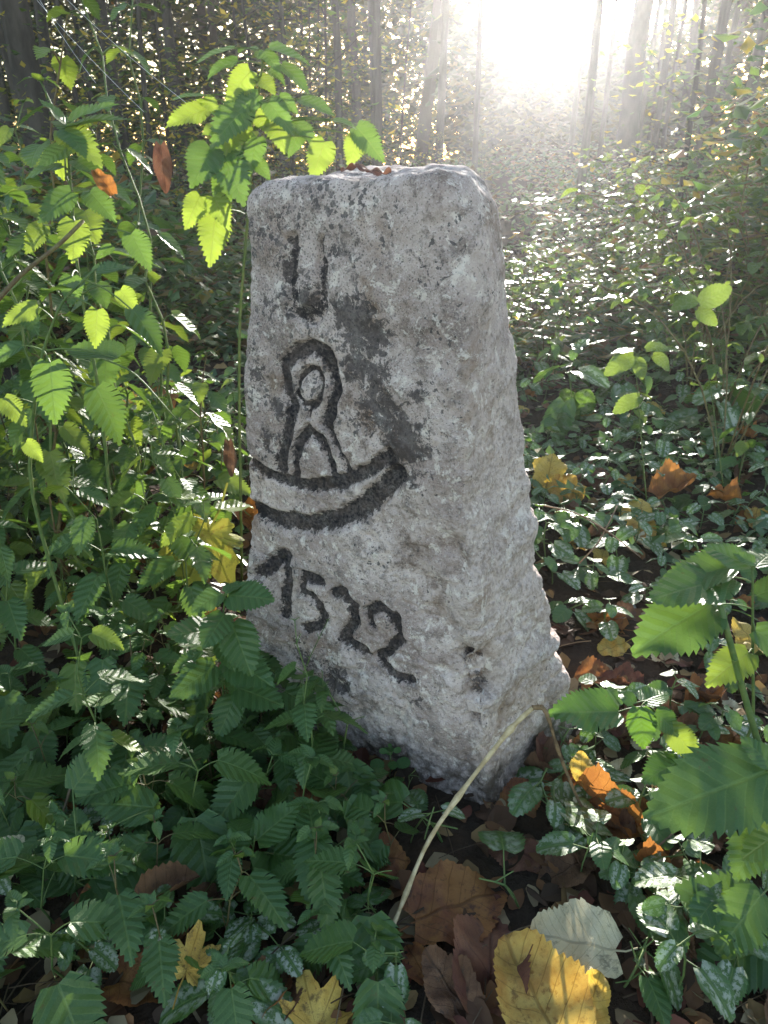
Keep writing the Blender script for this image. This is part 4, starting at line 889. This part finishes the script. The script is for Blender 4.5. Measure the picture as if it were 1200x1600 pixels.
for a in [
 ('rust', 722, 1406, 160, 22, 'large rust-orange fallen leaf beside the bent stalk', .025, .2, 0, 0),
 ('maroon', 766, 1500, 150, 80, 'large maroon fallen leaf between the rust-orange and yellow leaves', .016, .1, 0, 1),
 ('amber', 832, 1556, 175, 115, 'yellow and brown blotched fallen leaf at the lower edge', .028, .2, 0.1, 2),
 ('cream', 893, 1470, 130, 165, 'cream dried leaf with parallel veins beside the dark archangel', .03, .2, 0, 3),
 ('yellow', 925, 1566, 80, 60, 'pale yellow leaf at the lower edge right of the blotched leaf', .02, .3, 0, 4),
 ('brown', 700, 1545, 110, 130, 'dull brown leaf under the large maroon leaf', .012, .2, 0, 0),
 ('rust', 485, 1240, 85, 80, 'rust-coloured leaf standing in the shade below the inscription', .045, 1.3, 0.1, 1),
 ('curled', 262, 1392, 110, 40, 'long curled brown leaf in the shade left of the broad nettle leaf', .05, .2, 0, 0),
 ('cream', 8, 1338, 80, 70, 'tan leaf cut off by the left edge in the shade', .07, .6, 0, 1),
 ('orange', 940, 972, 66, 150, 'orange fallen leaf lying on dark soil right of the stone', .012, .25, 0, 2),
 ('yellow', 955, 1012, 50, 200, 'small yellow leaf tucked under the orange leaf right of the stone', .008, .2, 0, 0),
 ('rust', 938, 1056, 70, 20, 'rust-brown leaf on the soil just below the orange leaf', .012, .25, 0, 3),
 ('yellow', 858, 738, 62, 70, 'sunlit yellow leaf standing against the right edge of the stone', .06, 1.2, 0, 1),
 ('amber', 884, 765, 55, 100, 'folded amber leaf next to the sunlit yellow leaf by the stone', .03, .8, 0, 4),
 ('yellow', 1000, 800, 62, 60, 'bright yellow curled leaf upright in the ground cover right of the stone', .05, 1.0, .2, 2),
 ('amber', 1000, 835, 60, 250, 'brown-amber leaf directly below the bright yellow curled leaf', .02, .7, 0, 3),
 ('orange', 1055, 765, 70, 20, 'orange leaf in the ground cover further right than the yellow curled leaf', .02, .3, 0, 0),
 ('maroon', 935, 745, 60, 330, 'dark red leaf in the ground cover beside the folded amber leaf', .02, .4, 0, 2),
 ('orange', 260, 625, 60, 75, 'glowing orange leaf standing left of the stone below the thin stem', .04, 1.0, 0, 1),
 ('amber', 190, 640, 75, 10, 'amber leaf lying left of the glowing orange leaf', .03, .5, 0, 2),
 ('orange', 225, 672, 50, 340, 'small red-orange leaf under the nettles left of the stone', .025, .4, 0, 3),
 ('rust', 240, 870, 70, 60, 'rust leaf hidden behind the yellow maple leaf', .02, .5, 0, 4),
 ('orange', 105, 800, 60, 80, 'thin orange leaf edge-on among the left nettles', .03, 1.0, .4, 4),
 ('cream', 96, 798, 45, 10, 'small cream leaf in the litter under the left nettles', .02, .3, 0, 2),
 ('brown', 385, 1055, 70, 40, 'brown leaf in the dark close to the left foot of the stone', .03, .5, 0, 1),
 ('rust', 370, 1030, 60, 100, 'dark rust leaf behind the shaded nettle at the left foot of the stone', .05, .8, 0, 2),
 ('brown', 880, 1360, 85, 200, 'purplish brown leaf behind the silver-feathered archangel', .012, .3, 0, 3),
 ('orange', 955, 1270, 110, 320, 'orange-edged dark leaf running under the broken stalk end', .02, .6, -.3, 4),
 ('orange', 1100, 1365, 45, 40, 'small bright orange leaf under the right-hand nettles', .02, .4, 0, 1),
 ('rust', 820, 1240, 70, 30, 'rust leaf lying at the right foot of the stone', .012, .5, 0, 0),
 ('yellow', 908, 1195, 42, 85, 'small yellow-green leaf hanging below the broken stalk', .06, 1.2, 0, 3),
 ('maroon', 1110, 1295, 70, 20, 'dull maroon leaf below the broad brown-tipped nettle leaf', .03, .5, 0, 4),
 ('cream', 960, 1205, 60, 20, 'pale dry leaf on the litter right of the stone foot', .014, .3, 0, 4),
 ('maroon', 800, 1330, 80, 160, 'dark maroon leaf in the shade above the rust-orange leaf', .01, .3, 0, 3),
 ('brown', 430, 1540, 120, 75, 'long brown leaf in the deep shade at the lower edge', .012, .3, 0, 2),
 ('rust', 650, 1500, 60, 120, 'brown-orange leaf under the dry stalk foot', .01, .3, 0, 2),
]: fallen(*a)
fallen('maple', 318, 850, 175, 250, 'large yellow-green maple leaf with a brown centre left of the stone', .15, 1.0, 0, 0, 'maple_leaf')
fallen('maplebrown', 296, 1500, 118, 80, 'brown-spotted yellow maple leaf lying in the shade lower left', .05, .5, 0, 0, 'maple_leaf')
fallen('maplebrown', 490, 1590, 150, 110, 'dull yellow maple leaf at the lower edge in the shade', .02, .3, 0, 1, 'maple_leaf')
# leaf lying on top of the stone, and leaves caught in the nettles
p = at_y(575, 263, 0.95); fallen('maroon', 0, 0, 0.055, 5, 'dry reddish leaf lying on top of the stone', tilt=-0.05, var=3, w=.6, world=(p.x, 0.96, 0.888), group='leaves caught above the ground')
p = at_y(255, 264, 1.18); fallen('maroon', 0, 0, 0.062, 285, 'dead red-brown leaf caught hanging in the nettles left of the stone', tilt=6.0, var=2, world=p, group='leaves caught above the ground', w=.5)
p = at_y(160, 282, 1.16); fallen('orange', 0, 0, 0.045, 160, 'shrivelled orange leaf caught in the tall nettles at the left', tilt=2.0, var=2, world=p, group='leaves caught above the ground', w=.7)
p = at_y(372, 715, 1.02); fallen('brown', 0, 0, 0.05, 285, 'dark red leaf hanging against the left edge of the stone', tilt=6.0, var=0, world=(p.x-.012, p.y, p.z), group='leaves caught above the ground', w=.5)
HERO2 = [(600, 1320), (860, 1310), (985, 1400), (1010, 1620), (600, 1620)]
def random_fallen():
    rng = random.Random(91); put = []
    spec = [(46, 0.38, 1.7, 1.02, 2.6, 'right', ('rust', 'orange', 'brown', 'brown', 'maroon', 'amber', 'cream', 'yellow')), (24, -1.3, -0.30, 1.0, 2.2, 'left', ('rust', 'brown', 'brown', 'orange', 'maroon', 'amber')), (18, -0.5, 0.25, 0.50, 0.80, 'front', ('brown', 'maroon', 'brown', 'rust')), (26, 0.25, 0.62, 0.50, 1.05, 'corner', ('brown', 'rust', 'maroon', 'brown', 'orange', 'cream')), (20, -2.5, 2.5, 2.4, 4.0, 'distance', ('orange', 'rust', 'amber', 'brown'))]
    for n, x0, x1, y0, y1, zone, keys in spec:
        k = 0
        while k < n:
            x, y = rng.uniform(x0, x1), rng.uniform(y0, y1)
            if in_stone(x, y, 0.08): continue
            px, py = pix((x, y, 0.01))
            if inside(HERO2, px, py): continue
            if not (-20 < px < 1220 and py < 1620): continue
            key = rng.choice(keys); k += 1
            o = fallen(key, 0, 0, rng.uniform(0.045, 0.085), rng.uniform(0, 360), '', tilt=rng.uniform(-.2, .4), roll=rng.uniform(-.3, .3), var=rng.randrange(5), world=(x, y, gz(x, y)+rng.uniform(.008, .022)))
            POOL.append((o, 'leaf:'+key, zone, px, py, y))
random_fallen()
# two small stones on the bare soil
for k, (px, py, r, lb) in enumerate(((983, 957, 0.012, 'small round tan pebble beside the orange leaf on the soil'), (1012, 985, .007, 'tiny grey pebble on the dark soil right of the orange leaf'))):
    p = at_z(px, py, 0.0); rng = random.Random(k); v = []; f = []; nu, nv = 10, 6
    for j in range(nv+1):
        for i in range(nu):
            a, b = 2*math.pi*i/nu, math.pi*j/nv; q = r*(1+rng.uniform(-.06, .06)); v.append((q*math.sin(b)*math.cos(a)*1.15, q*math.sin(b)*math.sin(a), q*math.cos(b)*.75))
    for j in range(nv):
        for i in range(nu): f.append((j*nu+i, (j+1)*nu+i, (j+1)*nu+(i+1) % nu, j*nu+(i+1) % nu))
    o = new_obj('pebble', new_mesh('pebble', v, f, [M_PEBBLE])); o.location = (p.x, p.y, gz(p.x, p.y)+r*.5); o['label'] = lb; o['category'] = 'pebble'
# spider threads between the left-hand trunk and the nettles
rg = random.Random(4)
for k, (a, b) in enumerate((((40, -20), (225, 175)), ((62, 0), (150, 130)), ((95, -10), (290, 160)))):
    A, B = at_y(a[0], a[1], 1.5), at_y(b[0], b[1], 1.28); mb = MB(); mb.tube(bez(Vector((0, 0, 0)), (B-A)*.5+Vector((0, 0, -.01)), B-A, 8), 0.00025, 3, False)
    o = new_obj('spider_thread', mb.mesh('spider_thread', M_SILK)); o.location = A; o['label'] = ('highest', 'shortest', 'longest')[k]+' of the spider threads stretched above the left nettles'; o['category'] = 'spider thread'; o['group'] = 'spider threads'

# ------------------------------------------------------------------ the wood behind
def tree_leaves(mb, rng, cen, rad, n, size, cols, flat=0.6):
    for _ in range(n):
        while True:
            q = Vector((rng.uniform(-1, 1), rng.uniform(-1, 1), rng.uniform(-1, 1)))
            if q.length < 1: break
        p = Vector(cen) + Vector((q.x*rad[0], q.y*rad[1], q.z*rad[2]))
        a = rng.uniform(0, 6.28); d = Vector((math.cos(a), math.sin(a), rng.uniform(-.9, .3))).normalized()
        s = d.cross(Vector((rng.uniform(-.5, .5), rng.uniform(-.5, .5), 1))).normalized(); nrm = d.cross(s)
        L = size*rng.uniform(0.6, 1.3); c = rng.choice(cols); g = rng.uniform(0.75, 1.2); c = tuple(min(1, k*g) for k in c)
        v = [p, p + d*L*0.45 + s*L*0.30 + nrm*L*0.06, p + d*L - nrm*L*0.08, p + d*L*0.45 - s*L*0.30 + nrm*L*0.06]
        mb.add(v, [(0, 1, 2), (0, 2, 3)], None, c)
GREENS = [(0.06, 0.11, 0.03), (0.09, 0.14, 0.035), (0.14, 0.17, 0.04), (0.26, 0.24, 0.04), (0.36, 0.28, 0.05), (0.05, 0.09, 0.03)]
YEL = [(0.14, 0.17, 0.04), (0.30, 0.26, 0.04), (0.40, 0.30, 0.05), (0.20, 0.20, 0.04), (0.10, 0.13, 0.03), (0.35, 0.18, 0.04)]
def tree_pattern(seed, H, r, low):
    """slender trunk with limbs; low = height where the foliage starts"""
    rng = random.Random(seed); tr = MB()
    n = 9; bx, by = rng.uniform(-.22, .22)*H*0.5, rng.uniform(-.2, .2)*H*0.5
    pts = [Vector((bx*t*t + rng.uniform(-.03, .03)*r*8, by*t*t + rng.uniform(-.03, .03)*r*8, -0.1 + (H+0.1)*t)) for t in [i/n for i in range(n+1)]]
    tr.tube(pts, [r*(1.25 if i == 0 else 1)*(1-0.72*i/n) for i in range(n+1)], 9)
    cr = MB(); cen = []
    for k in range(rng.randrange(9, 13)):
        t = rng.uniform(low/H, 0.97); i = min(n-1, int(t*n)); p = pts[i].lerp(pts[i+1], t*n-i)
        a = rng.uniform(0, 6.28); ln = H*rng.uniform(0.10, 0.22)*(1.1-0.5*t); q = p + Vector((math.cos(a)*ln, math.sin(a)*ln, ln*rng.uniform(0.1, 0.8)))
        tr.tube(bez(p, p.lerp(q, .5)+Vector((0, 0, -.05*ln)), q, 4), [r*0.35, r*0.28, r*0.2, r*0.14, r*0.07], 5); cen.append(q); cen.append(p.lerp(q, 0.6))
    return tr, cr, cen, rng
def finish_tree(seed, H, r, low, nleaf, size, cols, spread=0.5):
    tr, cr, cen, rng = tree_pattern(seed, H, r, low)
    for q in cen: tree_leaves(cr, rng, q, (spread, spread, spread*0.6), nleaf, size, cols)
    return tr.mesh('trunk', M_BARK), cr.mesh('crown', M_CROWN, False, True)
T_HIGH = [finish_tree(500+k, 7.2, 0.075, 3.9, 46, 0.085, GREENS, 0.62) for k in range(4)]
T_THIN = [finish_tree(520+k, 5.2, 0.034, 2.2, 30, 0.06, YEL, 0.42) for k in range(4)]
T_LOW = [finish_tree(540+k, 3.2, 0.022, 0.4, 42, 0.055, GREENS, 0.42) for k in range(4)]
TREES = []
def tree(pat, x, y, sc=1.0, rz=0.0, word='tree', girth=1.0):
    o = thing('forest_tree', (x, y, gz(x, y)-0.05), rz, sc); t, c = pat
    new_obj('trunk', t, o, Matrix.Diagonal((girth, girth, 1, 1))); new_obj('crown', c, o)
    TREES.append((o, word, pix((x, y, HC+0.5))[0], y)); return o
rt = random.Random(77)
def gap(x, y): return abs(math.degrees(math.atan2(x-0.0, y)) - 11.0)
# trunks that can be told apart in the photograph: (column, distance, girth)
for px, d, gth, kind in ((25, 5.2, 1.3, 0), (62, 7.0, 0.7, 0), (166, 7.5, 0.95, 0), (262, 9.0, 0.6, 0), (528, 8.0, 0.55, 0), (430, 11.5, 0.8, 0), (585, 10.0, 0.6, 0), (995, 9.5, 1.7, 0), (1122, 7.2, 0.6, 0), (1190, 9.0, 0.9, 0), (690, 12.0, 0.8, 0)):
    p = at_y(px, 60, d); tree(rt.choice(T_HIGH), p.x, d, rt.uniform(0.95, 1.12), rt.uniform(0, 6.28), 'trunk', gth)
n = 0
while n < 24:
    d = rt.uniform(6.0, 14.5); x = rt.uniform(-0.60, 0.62)*d
    if gap(x, d) < 1.2: continue
    tree(rt.choice(T_THIN if rt.random() < .85 and not in_beam(x, d) else T_HIGH), x, d, rt.uniform(0.9, 1.1), rt.uniform(0, 6.28), 'slender', 1.0 if not in_beam(x, d) else 0.5); n += 1
for az, d in ((13.2, 18.5), (15.0, 22), (17.0, 19)):   # thin crowns against the sun
    tree(rt.choice(T_THIN), d*math.sin(R(az)), d*math.cos(R(az)), rt.uniform(0.95, 1.15), rt.uniform(0, 6.28), 'slender', 0.8)
n = 0
while n < 42:
    d = rt.uniform(4.6, 12.5); x = rt.uniform(-0.62, 0.64)*d; s = rt.uniform(0.7, 1.1)
    if in_beam(x, d): s = max(0.2, (0.13*d-0.55)/3.6)*rt.uniform(.6, 1)
    tree(rt.choice(T_LOW), x, d, s, rt.uniform(0, 6.28), 'sapling'); n += 1
FARG = [(0.035, 0.055, 0.02), (0.045, 0.07, 0.022), (0.08, 0.09, 0.025), (0.13, 0.12, 0.03), (0.03, 0.04, 0.018)]; M_FAR = mat_tint('far_foliage', 0.22, 0.7, 0.2)
def far_woodland():
    rng = random.Random(5); mb = MB()
    for k in range(3600):
        d = rng.uniform(14.0, 26); az = R(rng.uniform(-42, 44)); x, y = d*math.sin(az), d*math.cos(az); z0 = gz(x, y)
        g = abs(math.degrees(az)-11); g = max(0, g-3.5) if az > R(11) else g; lo = max(0.6, 0.192*d - 1.1 - z0); hmax = lo + (6.8-lo)*min(1, max(0, (g-4.2)/2.3)) + (rng.uniform(0, 1.2) if rng.random() < .05 else 0)
        tree_leaves(mb, rng, (x, y, z0+rng.uniform(0.2, hmax)), (1.1, 1.1, 0.8), 36, 0.24, FARG)
    for k in range(60):
        d = rng.uniform(14, 26); az = R(rng.uniform(-40, 42)); x, y = d*math.sin(az), d*math.cos(az)
        if abs(math.degrees(az)-11) < 2.5: continue
        z0 = gz(x, y); r = rng.uniform(0.05, 0.13); lx = rng.uniform(-1.6, 1.6)
        mb.tube([(x, y, z0-.1), (x+lx*.4, y, z0+3), (x+lx, y, z0+6.6)], [r, r*.8, r*.5], 6, True, (0.07, 0.06, 0.05))
    o = new_obj('far_woodland', mb.mesh('far_woodland', M_FAR, False, True)); o['kind'] = 'stuff'
    o['label'] = 'far-off wood closing the view behind the trees'; o['category'] = 'woodland'
far_woodland()
# low undergrowth further back
M_UNDER = mat_tint('undergrowth_leaf', 0.35, 0.30, 0.6, 2.4)
def undergrowth():
    rng = random.Random(6); mb = MB(); cols = [(0.045, 0.10, 0.03), (0.06, 0.12, 0.03), (0.08, 0.14, 0.035), (0.07, 0.13, 0.035), (0.10, 0.16, 0.04), (0.20, 0.16, 0.04), (0.13, 0.07, 0.03)]
    for k in range(2300):
        y = 3.2 + 9*rng.random()**1.6; x = rng.uniform(-0.65, 0.68)*y; h = rng.uniform(0.10, 0.50) + (rng.uniform(0.3, 0.95) if x > 0.36*y else 0) + (0.3 if x < -0.3*y else 0)
        if vnoise(np.array([[x*1.3, y*0.8, 0.5]]), 44)[0] < -0.25: continue
        if in_beam(x, y): h = min(h, 0.04+0.075*(y-1.5)*rng.uniform(.5, 1))
        tree_leaves(mb, rng, (x, y, gz(x, y)+h*0.6), (0.28, 0.28, h*0.6), 22, rng.choice((0.05, 0.06, 0.075, 0.1)), cols)
    for k in range(1500):   # low leaves filling the floor between the plants and beside the view
        y = rng.uniform(0.3, 3.4); x = rng.uniform(-1.1, 1.15)*(y+0.6)
        if abs(x) < 0.60*(y+0.38) and (y < 1.35 or (0.3 < x < 0.9 and y < 1.5)): continue
        if in_stone(x, y, 0.25): continue
        h = rng.uniform(0.04, 0.10) if abs(x) < 0.6*(y+0.4) else rng.uniform(0.05, 0.22)
        tree_leaves(mb, rng, (x, y, gz(x, y)+h*0.5), (0.09, 0.09, h*0.5), 9, 0.045, cols[:5])
    o = new_obj('undergrowth', mb.mesh('undergrowth', M_UNDER, False, True)); o['kind'] = 'stuff'
    o['label'] = 'low leafy undergrowth covering the forest floor beyond the brambles'; o['category'] = 'undergrowth'
undergrowth()
def scrap(mb, rng, p, L, cols):
    a = rng.uniform(0, 6.28); up = Vector((rng.uniform(-.5, .5), rng.uniform(-.5, .5), 1)).normalized(); d = (Vector((math.cos(a), math.sin(a), 0))).cross(up).normalized(); s = up.cross(d)
    W = rng.uniform(0.22, 0.42); cu = rng.uniform(-.5, 1.0); be = rng.uniform(-.4, .4); v = []; f = []
    prof = (0.25, 0.85, 1.0, 0.7, 0.08)
    for i, q in enumerate(prof):
        x = i/4; j1, j2 = rng.uniform(.75, 1.2), rng.uniform(.75, 1.2)
        for c, j in ((-1, j1), (0, 1), (1, j2)):
            y = c*W*q*j; v.append(p + (d*(x-.5) + s*y + up*(cu*y*y*2 + be*(x-.5)**2 - 0.02))*L)
    for i in range(4):
        for k in range(2): b = i*3+k; f.append((b, b+3, b+4, b+1))
    c = rng.choice(cols); g = rng.uniform(.7, 1.2); mb.add(v, f, None, tuple(q*g for q in c))
def litter():
    rng = random.Random(8); mb = MB(); cols = [(0.10, 0.05, 0.028), (0.16, 0.075, 0.035), (0.22, 0.10, 0.04), (0.07, 0.04, 0.025), (0.30, 0.19, 0.08), (0.34, 0.26, 0.15), (0.13, 0.04, 0.025), (0.05, 0.03, 0.02)]
    for k in range(9000):
        y = 0.15 + 4.4*rng.random()**1.5; x = rng.uniform(-0.95, 1.0)*(y+0.5)
        if in_stone(x, y, 0.0): continue
        scrap(mb, rng, Vector((x, y, gz(x, y)+rng.uniform(0.003, 0.014))), rng.uniform(0.018, 0.055), cols)
    for k in range(420):
        y = 0.45 + 3.0*rng.random()**1.6; x = rng.uniform(-0.66, 0.70)*(y+0.3)
        if in_stone(x, y, 0.05): continue
        a = rng.uniform(0, 6.28); L = rng.uniform(0.03, 0.12); p = Vector((x, y, gz(x, y)+0.006)); d = Vector((math.cos(a)*L, math.sin(a)*L, rng.uniform(-.01, .03)))
        mb.tube(bez(p, p+d*0.5+Vector((0, 0, .01)), p+d, 3), rng.uniform(0.0006, 0.0018), 4, False, rng.choice([(0.12, 0.08, 0.05), (0.25, 0.18, 0.11), (0.08, 0.05, 0.03)]))
    o = new_obj('leaf_litter', mb.mesh('leaf_litter', M_LITTER, False, True)); o['kind'] = 'stuff'
    o['label'] = 'brown leaf litter and small twigs covering the soil'; o['category'] = 'leaf litter'
litter()

# ------------------------------------------------------------------ added air volume standing in for the sun's glare
def build_glare_haze():
    x0, x1, y0, y1, z0, z1 = -28, 28, -11, 31, -1.2, 8.6
    v = [(x, y, z) for z in (z0, z1) for y in (y0, y1) for x in (x0, x1)]
    f = [(0, 2, 3, 1), (4, 5, 7, 6), (0, 1, 5, 4), (2, 6, 7, 3), (0, 4, 6, 2), (1, 3, 7, 5)]
    m = bpy.data.materials.new('glare_haze'); m.use_nodes = True; nt = m.node_tree; nt.nodes.clear()
    out = nt.nodes.new('ShaderNodeOutputMaterial'); pv = nt.nodes.new('ShaderNodeVolumePrincipled')
    pv.inputs['Color'].default_value = (0.97, 0.97, 1.0, 1); pv.inputs['Density'].default_value = GLARE_D; pv.inputs['Anisotropy'].default_value = GLARE_G
    nt.links.new(pv.outputs[0], out.inputs['Volume'])
    o = new_obj('glare_haze', new_mesh('glare_haze', v, f, [m], smooth=False)); o['kind'] = 'stuff'; o['label'] = 'thin air volume added for the glare around the sun'; o['category'] = 'glare_haze'
GLARE_D, GLARE_G = 0.0032, 0.78
build_glare_haze()

# ------------------------------------------------------------------ labels that single each plant and leaf out
ORD = 'first second third fourth fifth sixth seventh eighth ninth tenth eleventh twelfth thirteenth fourteenth fifteenth sixteenth seventeenth'.split()
ZONES = {
 ('nettle', 'shade'): 'short nettles in the stone shadow', ('nettle', 'face'): 'nettles growing against the inscribed face', ('nettle', 'behind'): 'slim nettles close behind the stone shoulder', ('nettle', 'bushy'): 'bushy nettles left behind the stone', ('bramble', 'screen'): 'low bramble sprigs behind the stone', ('nettle', 'edge'): 'low nettles left of the stone',
 ('nettle', 'middle'): 'knee-high nettles left behind the stone', ('nettle', 'tall'): 'tall nettles left behind the stone', ('nettle', 'far'): 'distant nettles under the trees',
 ('archangel', 'carpet'): 'archangels right of the stone', ('archangel', 'bank'): 'distant archangels behind the stone',
 ('archangel', 'foot'): 'small archangels among shaded nettles', ('archangel', 'front'): 'archangels in the lower right corner', ('bramble', 'thicket'): 'bramble bushes right behind the stone'}
CW = {'rust': 'rust-brown', 'orange': 'orange', 'brown': 'dull brown', 'maroon': 'dark red', 'amber': 'amber', 'cream': 'pale dry', 'yellow': 'yellow'}
ZW = {'right': 'right of the stone', 'left': 'left of the stone', 'front': 'in the shade before the stone', 'corner': 'in the lower right corner', 'distance': 'far behind the stone'}
ROWS = {1: ('',), 2: ('nearer ', 'farther '), 3: ('nearer ', 'mid-distance ', 'farther ')}
def label_pool():
    by = {}
    for r_ in POOL: by.setdefault((r_[1], r_[2]), []).append(r_)
    for (kind, zone), L in by.items():
        if kind.startswith('leaf:'): ph = f"{CW[kind[5:]]} fallen leaves {ZW[zone]}"
        else: ph = ZONES[(kind, zone)]
        nr = 1 if len(L) <= 10 else min(9, math.ceil(len(L)/11))
        names = ROWS.get(nr) or tuple((ORD[k]+'-nearest row of ' if k else 'nearest row of ') for k in range(nr))
        L.sort(key=lambda q: -q[4]); per = math.ceil(len(L)/nr)
        for r0 in range(nr):
            row = sorted(L[r0*per:(r0+1)*per], key=lambda q: q[3])
            for i, q in enumerate(row):
                if len(row) == 1: q[0]['label'] = 'only one of the ' + names[r0] + ph if nr > 1 else 'the only one of the ' + ph
                elif i == 0: q[0]['label'] = f'leftmost of the {names[r0]}{ph}'
                elif i == len(row)-1: q[0]['label'] = f'rightmost of the {names[r0]}{ph}'
                else: q[0]['label'] = f'{ORD[i]} from left in the {names[r0]}{ph}'
label_pool()
def label_trees():
    W = {'trunk': ('stout dark tree trunks in the wood', 'stout trees in the wood'), 'slender': ('slender trees in the wood', 'slender trees in the wood'), 'sapling': ('leafy saplings at the edge of the wood', 'saplings at the edge of the wood')}
    for w, (ph, grp) in W.items():
        L = sorted([t for t in TREES if t[1] == w], key=lambda t: t[3]); nr = 1 if len(L) < 15 else (2 if len(L) < 25 else 3); per = math.ceil(len(L)/nr)
        for r0 in range(nr):
            row = sorted(L[r0*per:(r0+1)*per], key=lambda t: t[2])
            for i, t in enumerate(row):
                nm = ROWS[nr][r0]
                t[0]['label'] = f'leftmost of the {nm}{ph}' if i == 0 else (f'rightmost of the {nm}{ph}' if i == len(row)-1 else f'{ORD[i]} from left of the {nm}{ph}')
                t[0]['category'] = 'tree'; t[0]['group'] = grp
label_trees()
